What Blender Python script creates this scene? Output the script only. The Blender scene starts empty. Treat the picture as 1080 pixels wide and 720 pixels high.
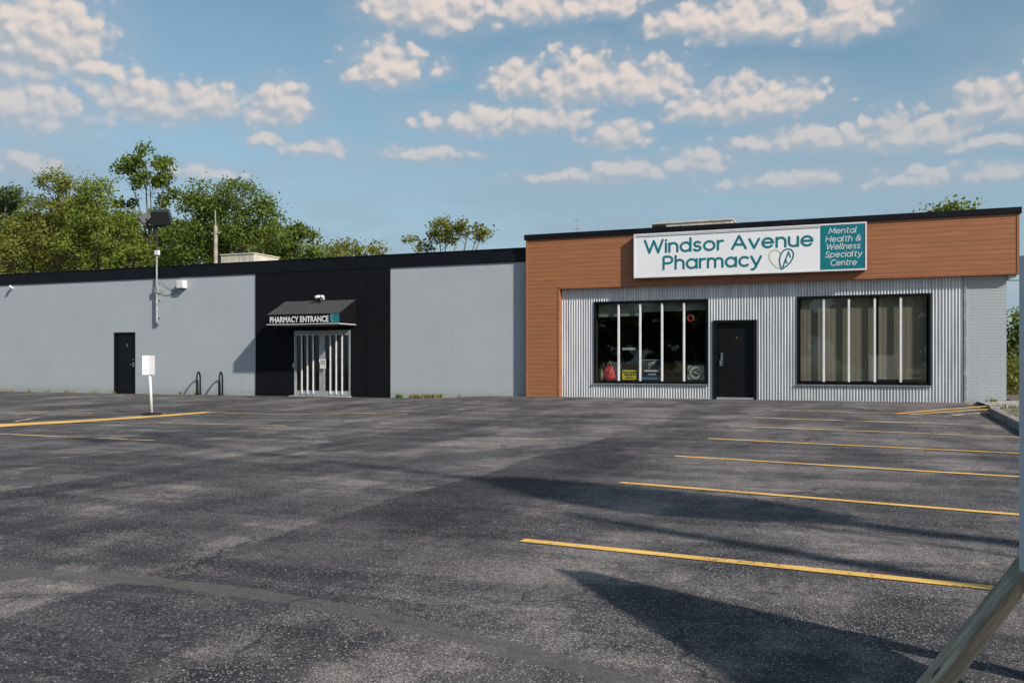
import bpy, bmesh, math, random
import numpy as np
from mathutils import Vector, Matrix
R = math.radians
C = bpy.context.scene.collection
sc = bpy.context.scene
# ------------------------------------------------------------------ camera, light, exposure
FPX, HY, TH, DC, EZ = 922.0, 383.0, R(21.3), 24.8, 1.0
cd = bpy.data.cameras.new('camera'); cam = bpy.data.objects.new('camera', cd); C.objects.link(cam)
cam.location = (0, -DC, EZ); cam.rotation_euler = (R(90), 0, TH)
cd.sensor_width = 36; cd.lens = FPX/1080*36; cd.shift_y = (HY-360)/1080; cd.clip_end = 3000; cd.clip_start = .05
sc.camera = cam
sc.view_settings.view_transform = 'Standard'; sc.view_settings.look = 'None'
sc.view_settings.gamma = 1; sc.view_settings.use_curve_mapping = False
EXPO = 0.42; sc.view_settings.exposure = EXPO
BG = 0.085
SUN_DIR = Vector((2.2, -1.04, 1.59)).normalized()
sd = bpy.data.lights.new('sun', 'SUN'); sun = bpy.data.objects.new('sun', sd); C.objects.link(sun)
sd.energy = 4.3; sd.angle = R(1.2); sd.color = (1, .93, .84)
sun.rotation_euler = SUN_DIR.to_track_quat('Z', 'Y').to_euler()
world = bpy.data.worlds.new('World'); sc.world = world; world.use_nodes = True
world.cycles.sampling_method = 'NONE'
sc.cycles.max_bounces = 6; sc.cycles.diffuse_bounces = 3; sc.cycles.glossy_bounces = 3

def build_sky():
    nt = world.node_tree; N = nt.nodes; L = nt.links; N.clear()
    out = N.new('ShaderNodeOutputWorld'); bg = N.new('ShaderNodeBackground'); bg.inputs[1].default_value = BG
    L.new(bg.outputs[0], out.inputs[0])
    sky = N.new('ShaderNodeTexSky'); sky.sky_type = 'NISHITA'; sky.sun_disc = False
    sky.sun_elevation = math.asin(SUN_DIR.z); sky.sun_rotation = math.atan2(SUN_DIR.x, SUN_DIR.y)
    sky.air_density = 1.0; sky.dust_density = 1.2; sky.ozone_density = 1.0
    hs = N.new('ShaderNodeHueSaturation'); hs.inputs['Saturation'].default_value = 1.08; hs.inputs['Hue'].default_value = .4805
    hs.inputs['Value'].default_value = 1.07
    L.new(sky.outputs[0], hs.inputs['Color'])
    # direction -> angular coordinates (azimuth, elevation) in pixels-like units of 1/922 rad
    g = bpy.data.node_groups.new('cloud_density', 'ShaderNodeTree')
    g.interface.new_socket('P', in_out='INPUT', socket_type='NodeSocketVector')
    g.interface.new_socket('D', in_out='OUTPUT', socket_type='NodeSocketFloat')
    g.interface.new_socket('E', in_out='OUTPUT', socket_type='NodeSocketFloat')
    g.interface.new_socket('N', in_out='OUTPUT', socket_type='NodeSocketFloat')
    gn, gl = g.nodes, g.links
    gi = gn.new('NodeGroupInput'); go = gn.new('NodeGroupOutput')
    def vm(op, a, b=None, c=None):
        n = gn.new('ShaderNodeVectorMath'); n.operation = op
        for i, v in enumerate((a, b, c)):
            if v is None: continue
            if isinstance(v, (tuple, list)): n.inputs[i].default_value = v
            else: gl.new(v, n.inputs[i])
        return n
    def m(op, a, b=None, c=None, cl=False):
        n = gn.new('ShaderNodeMath'); n.operation = op; n.use_clamp = cl
        for i, v in enumerate((a, b, c)):
            if v is None: continue
            if isinstance(v, (int, float)): n.inputs[i].default_value = v
            else: gl.new(v, n.inputs[i])
        return n.outputs[0]
    # warp
    nz = gn.new('ShaderNodeTexNoise'); nz.inputs['Scale'].default_value = .035; nz.inputs['Detail'].default_value = 3
    gl.new(gi.outputs[0], nz.inputs['Vector'])
    w = vm('SUBTRACT', nz.outputs['Color'], (.5, .5, .5)); w2 = vm('MULTIPLY_ADD', w.outputs[0], (20, 13, 13), gi.outputs[0])
    # make P = (u, v, -v)
    sp = gn.new('ShaderNodeSeparateXYZ'); gl.new(w2.outputs[0], sp.inputs[0])
    cb = gn.new('ShaderNodeCombineXYZ'); gl.new(sp.outputs[0], cb.inputs[0]); gl.new(sp.outputs[1], cb.inputs[1])
    gl.new(m('MULTIPLY', sp.outputs[1], -1), cb.inputs[2])
    clouds = [  # centre x, y, half width, height above, below, fade  (angles measured off the photo)
        (35, 48, 92, 60, 32, -.05), (95, 70, 62, 22, 16, .25), (20, 110, 88, 24, 26, 0),
        (150, 108, 56, 25, 22, .02), (215, 108, 48, 20, 16, .05), (298, 112, 34, 27, 18, .05), (275, 125, 46, 16, 14, .2),
        (28, 176, 40, 17, 9, .1), (405, 80, 44, 36, 13, .0), (465, 76, 22, 20, 12, .35), 
        (455, 18, 75, 34, 17, .05), (560, 12, 80, 26, 14, .12), (640, 8, 60, 24, 12, .2), (720, 28, 45, 22, 12, .05), (800, 30, 84, 36, 13, 0), (890, 26, 66, 32, 14, 0),
        (545, 92, 34, 27, 15, .0), (610, 98, 58, 46, 16, 0), (675, 96, 62, 36, 15, .05),
        (500, 130, 66, 20, 14, .1), (575, 130, 62, 24, 15, .1), (650, 146, 38, 21, 13, .05), (740, 118, 46, 22, 12, .1), (795, 116, 78, 34, 13, .0),
        (870, 152, 105, 24, 10, .12), (955, 146, 78, 28, 14, .05), (810, 152, 70, 16, 8, .2), (1040, 112, 50, 26, 14, .0), (1090, 118, 50, 22, 14, .0), (1045, 152, 76, 14, 9, .28),
        (660, 182, 66, 16, 12, .12), (735, 174, 50, 20, 12, .1), (590, 188, 70, 12, 10, .38), (330, 158, 48, 14, 10, .28), (280, 148, 28, 12, 9, .3),
        (450, 164, 62, 14, 10, .25), (220, 182, 60, 12, 9, .3), (830, 192, 120, 16, 12, .34), (960, 190, 110, 20, 12, .36), (1050, 185, 80, 16, 12, .36),
         (1180, 60, 90, 40, 20, 0), (-140, 90, 90, 40, 25, .05),
        (-260, 40, 110, 50, 25, 0), (300, -110, 160, 60, 30, 0), (800, -120, 200, 60, 30, 0),]
    acc = None
    for (cx, cy, rx, rt, rb, fd) in clouds:
        u = (cx-540)/FPX; au = math.atan(u)
        az = (au-TH)*922; el = math.atan((HY-cy)/FPX*math.cos(au))*922
        k = math.cos(au)**2
        rx = rx*k*1.06
        a = vm('MULTIPLY_ADD', cb.outputs[0], (1/rx, 1/rt, 1/rb), (-az/rx, -el/rt, el/rb))
        b = vm('MAXIMUM', a.outputs[0], (-1e6, 0, 0)); l = vm('LENGTH', b.outputs[0]).outputs['Value']
        if fd: l = m('ADD', l, fd)
        if acc is None: acc = l
        else:
            n = gn.new('ShaderNodeMath'); n.operation = 'SMOOTH_MIN'; gl.new(acc, n.inputs[0]); gl.new(l, n.inputs[1]); n.inputs[2].default_value = .12
            acc = n.outputs[0]
    n2 = gn.new('ShaderNodeTexNoise'); n2.inputs['Scale'].default_value = .055; n2.inputs['Detail'].default_value = 6; n2.inputs['Roughness'].default_value = .56
    sc2 = vm('MULTIPLY', gi.outputs[0], (1, 1.25, 1)); gl.new(sc2.outputs[0], n2.inputs['Vector'])
    vb = gn.new('ShaderNodeTexVoronoi'); vb.feature = 'SMOOTH_F1'; vb.inputs['Scale'].default_value = .052; vb.inputs['Smoothness'].default_value = .35; vb.inputs['Detail'].default_value = 1; vb.inputs['Roughness'].default_value = .5
    w3 = vm('MULTIPLY_ADD', nz.outputs['Color'], (16, 16, 0), sc2.outputs[0]); gl.new(w3.outputs[0], vb.inputs['Vector'])
    bil = m('SUBTRACT', .52, vb.outputs['Distance'])          # rounded billows
    rel_ = m('ADD', m('MULTIPLY', n2.outputs['Fac'], .45), bil)
    nn = m('ADD', m('MULTIPLY_ADD', n2.outputs['Fac'], .75, -.09), m('MULTIPLY', bil, .72))
    d = m('ADD', m('SUBTRACT', 1.0, acc), nn)
    gl.new(d, go.inputs[0]); gl.new(acc, go.inputs[1]); gl.new(rel_, go.inputs[2])
    # ---- in the world tree
    def W(op, a, b=None, c=None, cl=False):
        n = N.new('ShaderNodeMath'); n.operation = op; n.use_clamp = cl
        for i, v in enumerate((a, b, c)):
            if v is None: continue
            if isinstance(v, (int, float)): n.inputs[i].default_value = v
            else: L.new(v, n.inputs[i])
        return n.outputs[0]
    tc = N.new('ShaderNodeTexCoord'); sx = N.new('ShaderNodeSeparateXYZ'); L.new(tc.outputs['Generated'], sx.inputs[0])
    az = W('MULTIPLY', W('ARCTAN2', sx.outputs[0], sx.outputs[1]), 922)
    el = W('MULTIPLY', W('ARCSINE', sx.outputs[2]), 922)
    P = N.new('ShaderNodeCombineXYZ'); L.new(az, P.inputs[0]); L.new(el, P.inputs[1])
    def dens(off):
        gg = N.new('ShaderNodeGroup'); gg.node_tree = g
        if off:
            v = N.new('ShaderNodeVectorMath'); v.operation = 'ADD'; v.inputs[1].default_value = off; L.new(P.outputs[0], v.inputs[0]); L.new(v.outputs[0], gg.inputs[0])
        else: L.new(P.outputs[0], gg.inputs[0])
        return gg.outputs
    d0 = dens(None); d1 = dens((3.5, 7, 0))
    def ramp(v, a, b, lo=0., hi=1., smooth=True):
        n = N.new('ShaderNodeMapRange'); n.interpolation_type = 'SMOOTHSTEP' if smooth else 'LINEAR'
        n.inputs[1].default_value = a; n.inputs[2].default_value = b; n.inputs[3].default_value = lo; n.inputs[4].default_value = hi
        L.new(v, n.inputs[0]); return n.outputs[0]
    bank = ramp(d0[1], 1.75, .75, 0, .42); env = W('SUBTRACT', d1[1], d0[1]); rel = W('SUBTRACT', d0[2], d1[2]); d0 = d0[0]
    env = W('MINIMUM', W('MAXIMUM', env, -.8), .8)
    alpha = W('MULTIPLY', ramp(d0, .02, .50, 0, .95), ramp(env, -.75, .0, .45, 1))
    lit = ramp(W('ADD', W('MULTIPLY', env, .9), W('MULTIPLY', rel, .95)), -.5, .55)
    fade = ramp(el, 165, 310, .42, 1)            # low clouds are paler and thinner
    alpha = W('MULTIPLY', alpha, fade)
    K = 1/(BG*2**EXPO)
    mix = N.new('ShaderNodeMix'); mix.data_type = 'RGBA'; L.new(lit, mix.inputs[0])
    mix.inputs[6].default_value = (.42*K, .46*K, .51*K, 1); mix.inputs[7].default_value = (.79*K, .69*K, .63*K, 1)
    # thin veil
    nv = N.new('ShaderNodeTexNoise'); nv.inputs['Scale'].default_value = .012; nv.inputs['Detail'].default_value = 3
    vs = N.new('ShaderNodeVectorMath'); vs.operation = 'MULTIPLY'; vs.inputs[1].default_value = (.45, 1.6, 1); L.new(P.outputs[0], vs.inputs[0]); L.new(vs.outputs[0], nv.inputs['Vector'])
    veil = W('MULTIPLY', ramp(nv.outputs['Fac'], .30, .72, .45, 1.0), ramp(el, 110, 380, 1, .12))
    mv = N.new('ShaderNodeMix'); mv.data_type = 'RGBA'; L.new(veil, mv.inputs[0]); L.new(hs.outputs[0], mv.inputs[6]); mv.inputs[7].default_value = (.315*K, .43*K, .535*K, 1)
    bk = N.new('ShaderNodeMix'); bk.data_type = 'RGBA'; L.new(bank, bk.inputs[0]); L.new(mv.outputs[2], bk.inputs[6]); bk.inputs[7].default_value = (.39*K, .45*K, .52*K, 1)
    fin = N.new('ShaderNodeMix'); fin.data_type = 'RGBA'; L.new(alpha, fin.inputs[0]); L.new(bk.outputs[2], fin.inputs[6]); L.new(mix.outputs[2], fin.inputs[7])
    L.new(fin.outputs[2], bg.inputs[0])
build_sky()

# ------------------------------------------------------------------ measuring helpers
def smooth(t): t = max(0., min(1., t)); return t*t*(3-2*t)
def gz(x, y):
    d = y+DC
    z = -.2+.2*smooth((d-13)/11.8)
    return z-.11*smooth((-10-x)/3)*smooth((y+14)/9)
def at(px, py, dz=0):
    u = (px-540)/FPX; v = (HY-py)/FPX
    dx = u*math.cos(TH)-math.sin(TH); dy = u*math.sin(TH)+math.cos(TH); t = 1.
    while t < 90 and EZ+v*t > gz(dx*t, -DC+dy*t)+dz: t += .01
    return (dx*t, -DC+dy*t)
def fac(px, py, Y=0.):
    a = math.atan((px-540)/FPX)-TH; X = (DC+Y)*math.tan(a); z = -X*math.sin(TH)+(DC+Y)*math.cos(TH)
    return X, EZ+(HY-py)/FPX*z
def fx(px, Y=0.): return fac(px, 0, Y)[0]
def pxm(X, Y): return FPX/(-X*math.sin(TH)+(DC+Y)*math.cos(TH))   # photo pixels per metre there

# ------------------------------------------------------------------ materials
def mat(name, col, rough=.7, metal=0., spec=.5):
    m = bpy.data.materials.new(name); m.use_nodes = True; b = m.node_tree.nodes['Principled BSDF']
    b.inputs['Base Color'].default_value = (*col, 1); b.inputs['Roughness'].default_value = rough
    b.inputs['Metallic'].default_value = metal; b.inputs['Specular IOR Level'].default_value = spec
    return m
class NT:
    def __init__(s, m): s.m = m; s.t = m.node_tree; s.b = s.t.nodes['Principled BSDF']; s.out = s.t.nodes['Material Output']
    def n(s, t): return s.t.nodes.new('ShaderNode'+t)
    def l(s, a, b): s.t.links.new(a, b)
    def coord(s, scale=(1, 1, 1), loc=(0, 0, 0), kind='Object'):
        tc = s.n('TexCoord'); mp = s.n('Mapping'); mp.inputs['Scale'].default_value = scale; mp.inputs['Location'].default_value = loc
        s.l(tc.outputs[kind], mp.inputs[0]); return mp.outputs[0]
    def noise(s, vec, scale, detail=4, rough=.55, out='Fac'):
        n = s.n('TexNoise'); n.inputs['Scale'].default_value = scale; n.inputs['Detail'].default_value = detail; n.inputs['Roughness'].default_value = rough
        s.l(vec, n.inputs['Vector']); return n.outputs[out]
    def math(s, op, a, b=None, c=None, cl=False):
        n = s.n('Math'); n.operation = op; n.use_clamp = cl
        for i, v in enumerate((a, b, c)):
            if v is None: continue
            if isinstance(v, (int, float)): n.inputs[i].default_value = v
            else: s.l(v, n.inputs[i])
        return n.outputs[0]
    def ramp(s, v, a, b, lo=0., hi=1.):
        n = s.n('MapRange'); n.interpolation_type = 'SMOOTHSTEP'
        for i, q in enumerate((a, b, lo, hi)): n.inputs[i+1].default_value = q
        s.l(v, n.inputs[0]); return n.outputs[0]
    def mix(s, f, a, b, mode='MIX'):
        n = s.n('Mix'); n.data_type = 'RGBA'; n.blend_type = mode
        for i, v in ((0, f), (6, a), (7, b)):
            if isinstance(v, (int, float)): n.inputs[i].default_value = v
            elif isinstance(v, tuple): n.inputs[i].default_value = (*v, 1)
            else: s.l(v, n.inputs[i])
        return n.outputs[2]
    def bump(s, h, st, dist=.01):
        n = s.n('Bump'); n.inputs['Strength'].default_value = st; n.inputs['Distance'].default_value = dist
        s.l(h, n.inputs['Height']); s.l(n.outputs[0], s.b.inputs['Normal']); return n
    def col(s, c): s.l(c, s.b.inputs['Base Color'])
def noisy(name, col, rough=.7, metal=0., amt=.18, scale=3., bump=0., bscale=60, spec=.5):
    m = mat(name, col, rough, metal, spec); t = NT(m); v = t.coord()
    f = t.noise(v, scale, 5, .6); lo = tuple(c*(1-amt) for c in col); hi = tuple(min(1, c*(1+amt)) for c in col)
    t.col(t.mix(t.ramp(f, .3, .7), lo, hi))
    if bump: t.bump(t.noise(v, bscale, 4), bump, .004)
    return m

def masonry(name, col, bw, bh, mort, mcol, lo=.9, bstr=.4, seed=0., spec=.4):
    m = mat(name, col, .75, 0, spec); t = NT(m)
    tc = t.n('TexCoord'); sp = t.n('SeparateXYZ'); t.l(tc.outputs['Object'], sp.inputs[0])
    cb = t.n('CombineXYZ'); t.l(t.math('ADD', sp.outputs[0], sp.outputs[1]), cb.inputs[0]); t.l(t.math('ADD', sp.outputs[2], seed), cb.inputs[1])
    bk = t.n('TexBrick'); t.l(cb.outputs[0], bk.inputs['Vector']); bk.inputs['Scale'].default_value = 1
    bk.inputs['Brick Width'].default_value = bw; bk.inputs['Row Height'].default_value = bh; bk.inputs['Mortar Size'].default_value = mort
    bk.inputs['Mortar Smooth'].default_value = .4
    bk.inputs['Color1'].default_value = (*col, 1); bk.inputs['Color2'].default_value = (*[c*lo for c in col], 1); bk.inputs['Mortar'].default_value = (*mcol, 1)
    v = tc.outputs['Object']
    n1 = t.noise(v, .6, 5, .6); n2 = t.noise(v, 7, 5, .6)
    mp = t.n('Mapping'); mp.inputs['Scale'].default_value = (5, 5, .5); t.l(v, mp.inputs[0]); n3 = t.noise(mp.outputs[0], 1.2, 4, .6)
    c = t.mix(t.ramp(n1, .35, .7, 0, .16), bk.outputs['Color'], tuple(x*.72 for x in col))
    c = t.mix(t.ramp(n2, .5, .8, 0, .22), c, tuple(min(1, x*1.18) for x in col))
    c = t.mix(t.ramp(n3, .55, .8, 0, .14), c, tuple(x*.6 for x in col))
    # dirt splashed on the lowest course
    dirt = t.math('MULTIPLY', t.ramp(t.math('ADD', sp.outputs[2], t.math('MULTIPLY', n2, .3)), .02, .38, 1, 0), .45)
    c = t.mix(dirt, c, tuple(x*f for x, f in zip(col, (.6, .57, .5))))
    t.col(c)
    h = t.math('ADD', t.math('MULTIPLY', bk.outputs['Fac'], -1), t.math('MULTIPLY', t.noise(v, 45, 4), .45))
    t.bump(h, bstr, .01)
    return m

GREY = (.355, .39, .415)
M = {}
M['block'] = masonry('grey_painted_block', GREY, .4, .203, .006, tuple(c*.86 for c in GREY), .985, .22)
M['brick'] = masonry('grey_painted_brick', (.375, .41, .435), .215, .0762, .008, (.30, .33, .355), .96, .6)
M['black_wall'] = masonry('black_painted_block', (.0055, .0058, .008), .4, .203, .006, (.0035, .0035, .005), .9, .35, spec=.15)
M['black_metal'] = noisy('black_coated_metal', (.0045, .005, .008), .5, 0, .3, 2, spec=.2)
M['black_door'] = noisy('black_door_paint', (.0045, .005, .008), .4, 0, .3, 3, spec=.25)
M['black_frame'] = noisy('black_frame_metal', (.005, .005, .006), .45, 0, .2, 5, spec=.2)
M['white_metal'] = noisy('white_painted_metal', (.62, .63, .64), .5, 0, .08, 6)
M['alu'] = noisy('brushed_aluminium', (.36, .37, .39), .5, .35, .15, 8)
M['galv'] = noisy('galvanised_steel', (.34, .35, .36), .5, .5, .25, 9)
M['steel'] = noisy('bright_steel', (.65, .65, .66), .28, 1, .1, 9)
M['brass'] = noisy('brass', (.6, .42, .12), .35, 1, .1, 9)
M['rubber'] = noisy('black_rubber', (.006, .006, .007), .6, spec=.3)
M['concrete'] = noisy('weathered_concrete', (.30, .285, .26), .9, 0, .28, 2.5, .5, 70)
M['kerb'] = noisy('old_kerb_concrete', (.21, .195, .175), .9, 0, .35, 3.0, .7, 60)
M['gravel_roof'] = noisy('roof_membrane', (.12, .12, .12), .9)
M['beige_metal'] = noisy('beige_ribbed_metal', (.50, .46, .38), .6)
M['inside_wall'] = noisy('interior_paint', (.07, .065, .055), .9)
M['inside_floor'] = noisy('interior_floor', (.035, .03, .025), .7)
M['blind_short'] = noisy('grey_green_blind', (.17, .18, .155), .9, 0, .12, 3)
M['paper'] = noisy('white_paper', (.55, .55, .54), .8)
M['grey_card'] = noisy('grey_card', (.08, .08, .085), .8)
M['red'] = noisy('red_plastic', (.45, .035, .04), .5, 0, .35, 14)
M['cream'] = noisy('cream_plastic', (.7, .6, .33), .5)
M['poster_black'] = noisy('dark_poster', (.010, .011, .018), .5)
M['poster_blue'] = noisy('blue_poster', (.03, .16, .26), .5)
M['poster_yellow'] = noisy('yellow_poster', (.60, .50, .04), .5)
M['poster_grey'] = noisy('grey_poster', (.30, .30, .28), .6)
M['ink'] = mat('black_ink', (.012, .012, .013), .6)
M['white_ink'] = mat('white_ink', (.66, .67, .67), .6)
M['dim_ink'] = mat('pale_ink', (.32, .33, .33), .6)
M['cardboard'] = noisy('cardboard', (.30, .17, .08), .85)
M['teal_ink'] = mat('teal_ink', (.004, .15, .18), .45)
M['teal_panel'] = noisy('teal_panel', (.0, .155, .19), .4, 0, .06, 2)
M['lime_ink'] = mat('lime_ink', (.36, .50, .10), .45)
M['sign_face'] = noisy('white_sign_face', (.74, .755, .78), .35, 0, .03, 1.2)
M['sign_back'] = noisy('blank_white_board', (.62, .63, .65), .55, 0, .05, 4)
M['lens'] = mat('lamp_lens', (.03, .033, .037), .45, 0, .3)
M['lamp_body'] = noisy('dark_lamp_housing', (.026, .028, .031), .5, 0, .3, 6, spec=.3)
M['wire'] = mat('cable', (.03, .03, .03), .6)
M['soil'] = noisy('bark_mulch', (.09, .06, .045), .95, 0, .5, 12, .8, 30)
M['pole_wood'] = noisy('grey_pole_wood', (.30, .27, .23), .9, 0, .25, 3)

def brown_mat():
    col = (.315, .122, .050)
    m = mat('brown_wood_look_cladding', col, .55); t = NT(m)
    v = t.coord((.5, .5, 9)); f = t.noise(v, 2.2, 6, .65)
    tc = t.n('TexCoord'); sp = t.n('SeparateXYZ'); t.l(tc.outputs['Object'], sp.inputs[0])
    # each board and each length of board has its own tone
    row = t.math('FLOOR', t.math('DIVIDE', t.math('ADD', sp.outputs[2], 1.28), .125))
    seg = t.math('FLOOR', t.math('ADD', t.math('DIVIDE', sp.outputs[0], 3.6), t.math('MULTIPLY', row, .37)))
    cb = t.n('CombineXYZ'); t.l(row, cb.inputs[0]); t.l(seg, cb.inputs[1])
    wn = t.n('TexWhiteNoise'); t.l(cb.outputs[0], wn.inputs[0])
    c = t.mix(t.ramp(f, .3, .72), tuple(x*.84 for x in col), tuple(x*1.14 for x in col))
    c = t.mix(t.math('MULTIPLY', wn.outputs['Value'], .22), c, tuple(x*.62 for x in col))
    c = t.mix(t.ramp(t.noise(t.coord(), .5, 3), .4, .7, 0, .14), c, (.33, .16, .10))
    t.col(c); t.bump(f, .2, .004); return m
M['brown'] = brown_mat()
M['brown_trim'] = noisy('brown_trim', (.295, .112, .047), .5, 0, .1, 4)

def corr_mat():
    col = (.70, .72, .75)
    m = mat('corrugated_galvanised_sheet', col, .40, .40); t = NT(m)
    f = t.noise(t.coord((3, 3, .3)), 2, 5); f2 = t.noise(t.coord(), 25, 3)
    c = t.mix(t.ramp(f, .35, .7), (.50, .515, .54), (.64, .655, .68)); c = t.mix(t.ramp(f2, .5, .8, 0, .25), c, (.5, .51, .53)); t.col(c)
    return m
M['corr'] = corr_mat()

def glass_mat(name='window_glass', tint=(.93, .95, .94)):
    m = bpy.data.materials.new(name); m.use_nodes = True; nt = m.node_tree; nt.nodes.clear()
    o = nt.nodes.new('ShaderNodeOutputMaterial'); mx = nt.nodes.new('ShaderNodeMixShader'); tr = nt.nodes.new('ShaderNodeBsdfTransparent'); gl = nt.nodes.new('ShaderNodeBsdfGlossy')
    lw = nt.nodes.new('ShaderNodeLayerWeight'); lw.inputs[0].default_value = .5
    pw = nt.nodes.new('ShaderNodeMath'); pw.operation = 'POWER'; pw.inputs[1].default_value = 5; nt.links.new(lw.outputs['Facing'], pw.inputs[0])
    fr = nt.nodes.new('ShaderNodeMath'); fr.operation = 'MULTIPLY_ADD'; fr.inputs[1].default_value = .95; fr.inputs[2].default_value = .045; nt.links.new(pw.outputs[0], fr.inputs[0])
    tr.inputs[0].default_value = (*tint, 1); gl.inputs['Roughness'].default_value = .015; gl.inputs['Color'].default_value = (.9, .9, .9, 1)
    L = nt.links.new; L(fr.outputs[0], mx.inputs[0]); L(tr.outputs[0], mx.inputs[1]); L(gl.outputs[0], mx.inputs[2]); L(mx.outputs[0], o.inputs[0]); return m
M['glass'] = glass_mat(); M['glass_dark'] = glass_mat('tinted_glass', (.45, .47, .46))

def blind_mat():
    m = mat('tan_roller_blind', (.21, .19, .145), .9); t = NT(m)
    tc = t.n('TexCoord'); sp = t.n('SeparateXYZ'); t.l(tc.outputs['Object'], sp.inputs[0])
    v = t.coord((9, 9, .25)); f = t.noise(v, 1, 3)
    t.col(t.mix(t.ramp(f, .35, .65), (.17, .148, .115), (.205, .178, .138))); return m
M['blind'] = blind_mat()

def awning_mat():
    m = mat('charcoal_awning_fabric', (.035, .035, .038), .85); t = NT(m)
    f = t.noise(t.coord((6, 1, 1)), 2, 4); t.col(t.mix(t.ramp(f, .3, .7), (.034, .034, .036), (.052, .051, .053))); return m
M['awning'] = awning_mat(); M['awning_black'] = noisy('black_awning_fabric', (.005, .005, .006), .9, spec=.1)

def timber_mat():
    m = mat('weathered_timber', (.2, .18, .15), .9); t = NT(m)
    v = t.coord((30, 1.3, 30)); f = t.noise(v, 1.6, 7, .7); g = t.noise(t.coord((3, 1, 3)), 4, 5)
    c = t.mix(t.ramp(f, .3, .7), (.20, .155, .11), (.52, .42, .30))
    c = t.mix(t.ramp(g, 5.5e-1, .68, 0, .4), c, (.12, .12, .07))
    k = t.noise(t.coord((7, .9, 7)), 3, 2); c = t.mix(t.ramp(k, .69, .72, 0, .8), c, (.03, .025, .02))
    t.col(c); t.bump(f, 1.0, .008); return m
M['timber'] = timber_mat()
M['post_wood'] = noisy('dark_brown_post', (.06, .045, .035), .9, 0, .3, 6, .5, 50)

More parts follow.
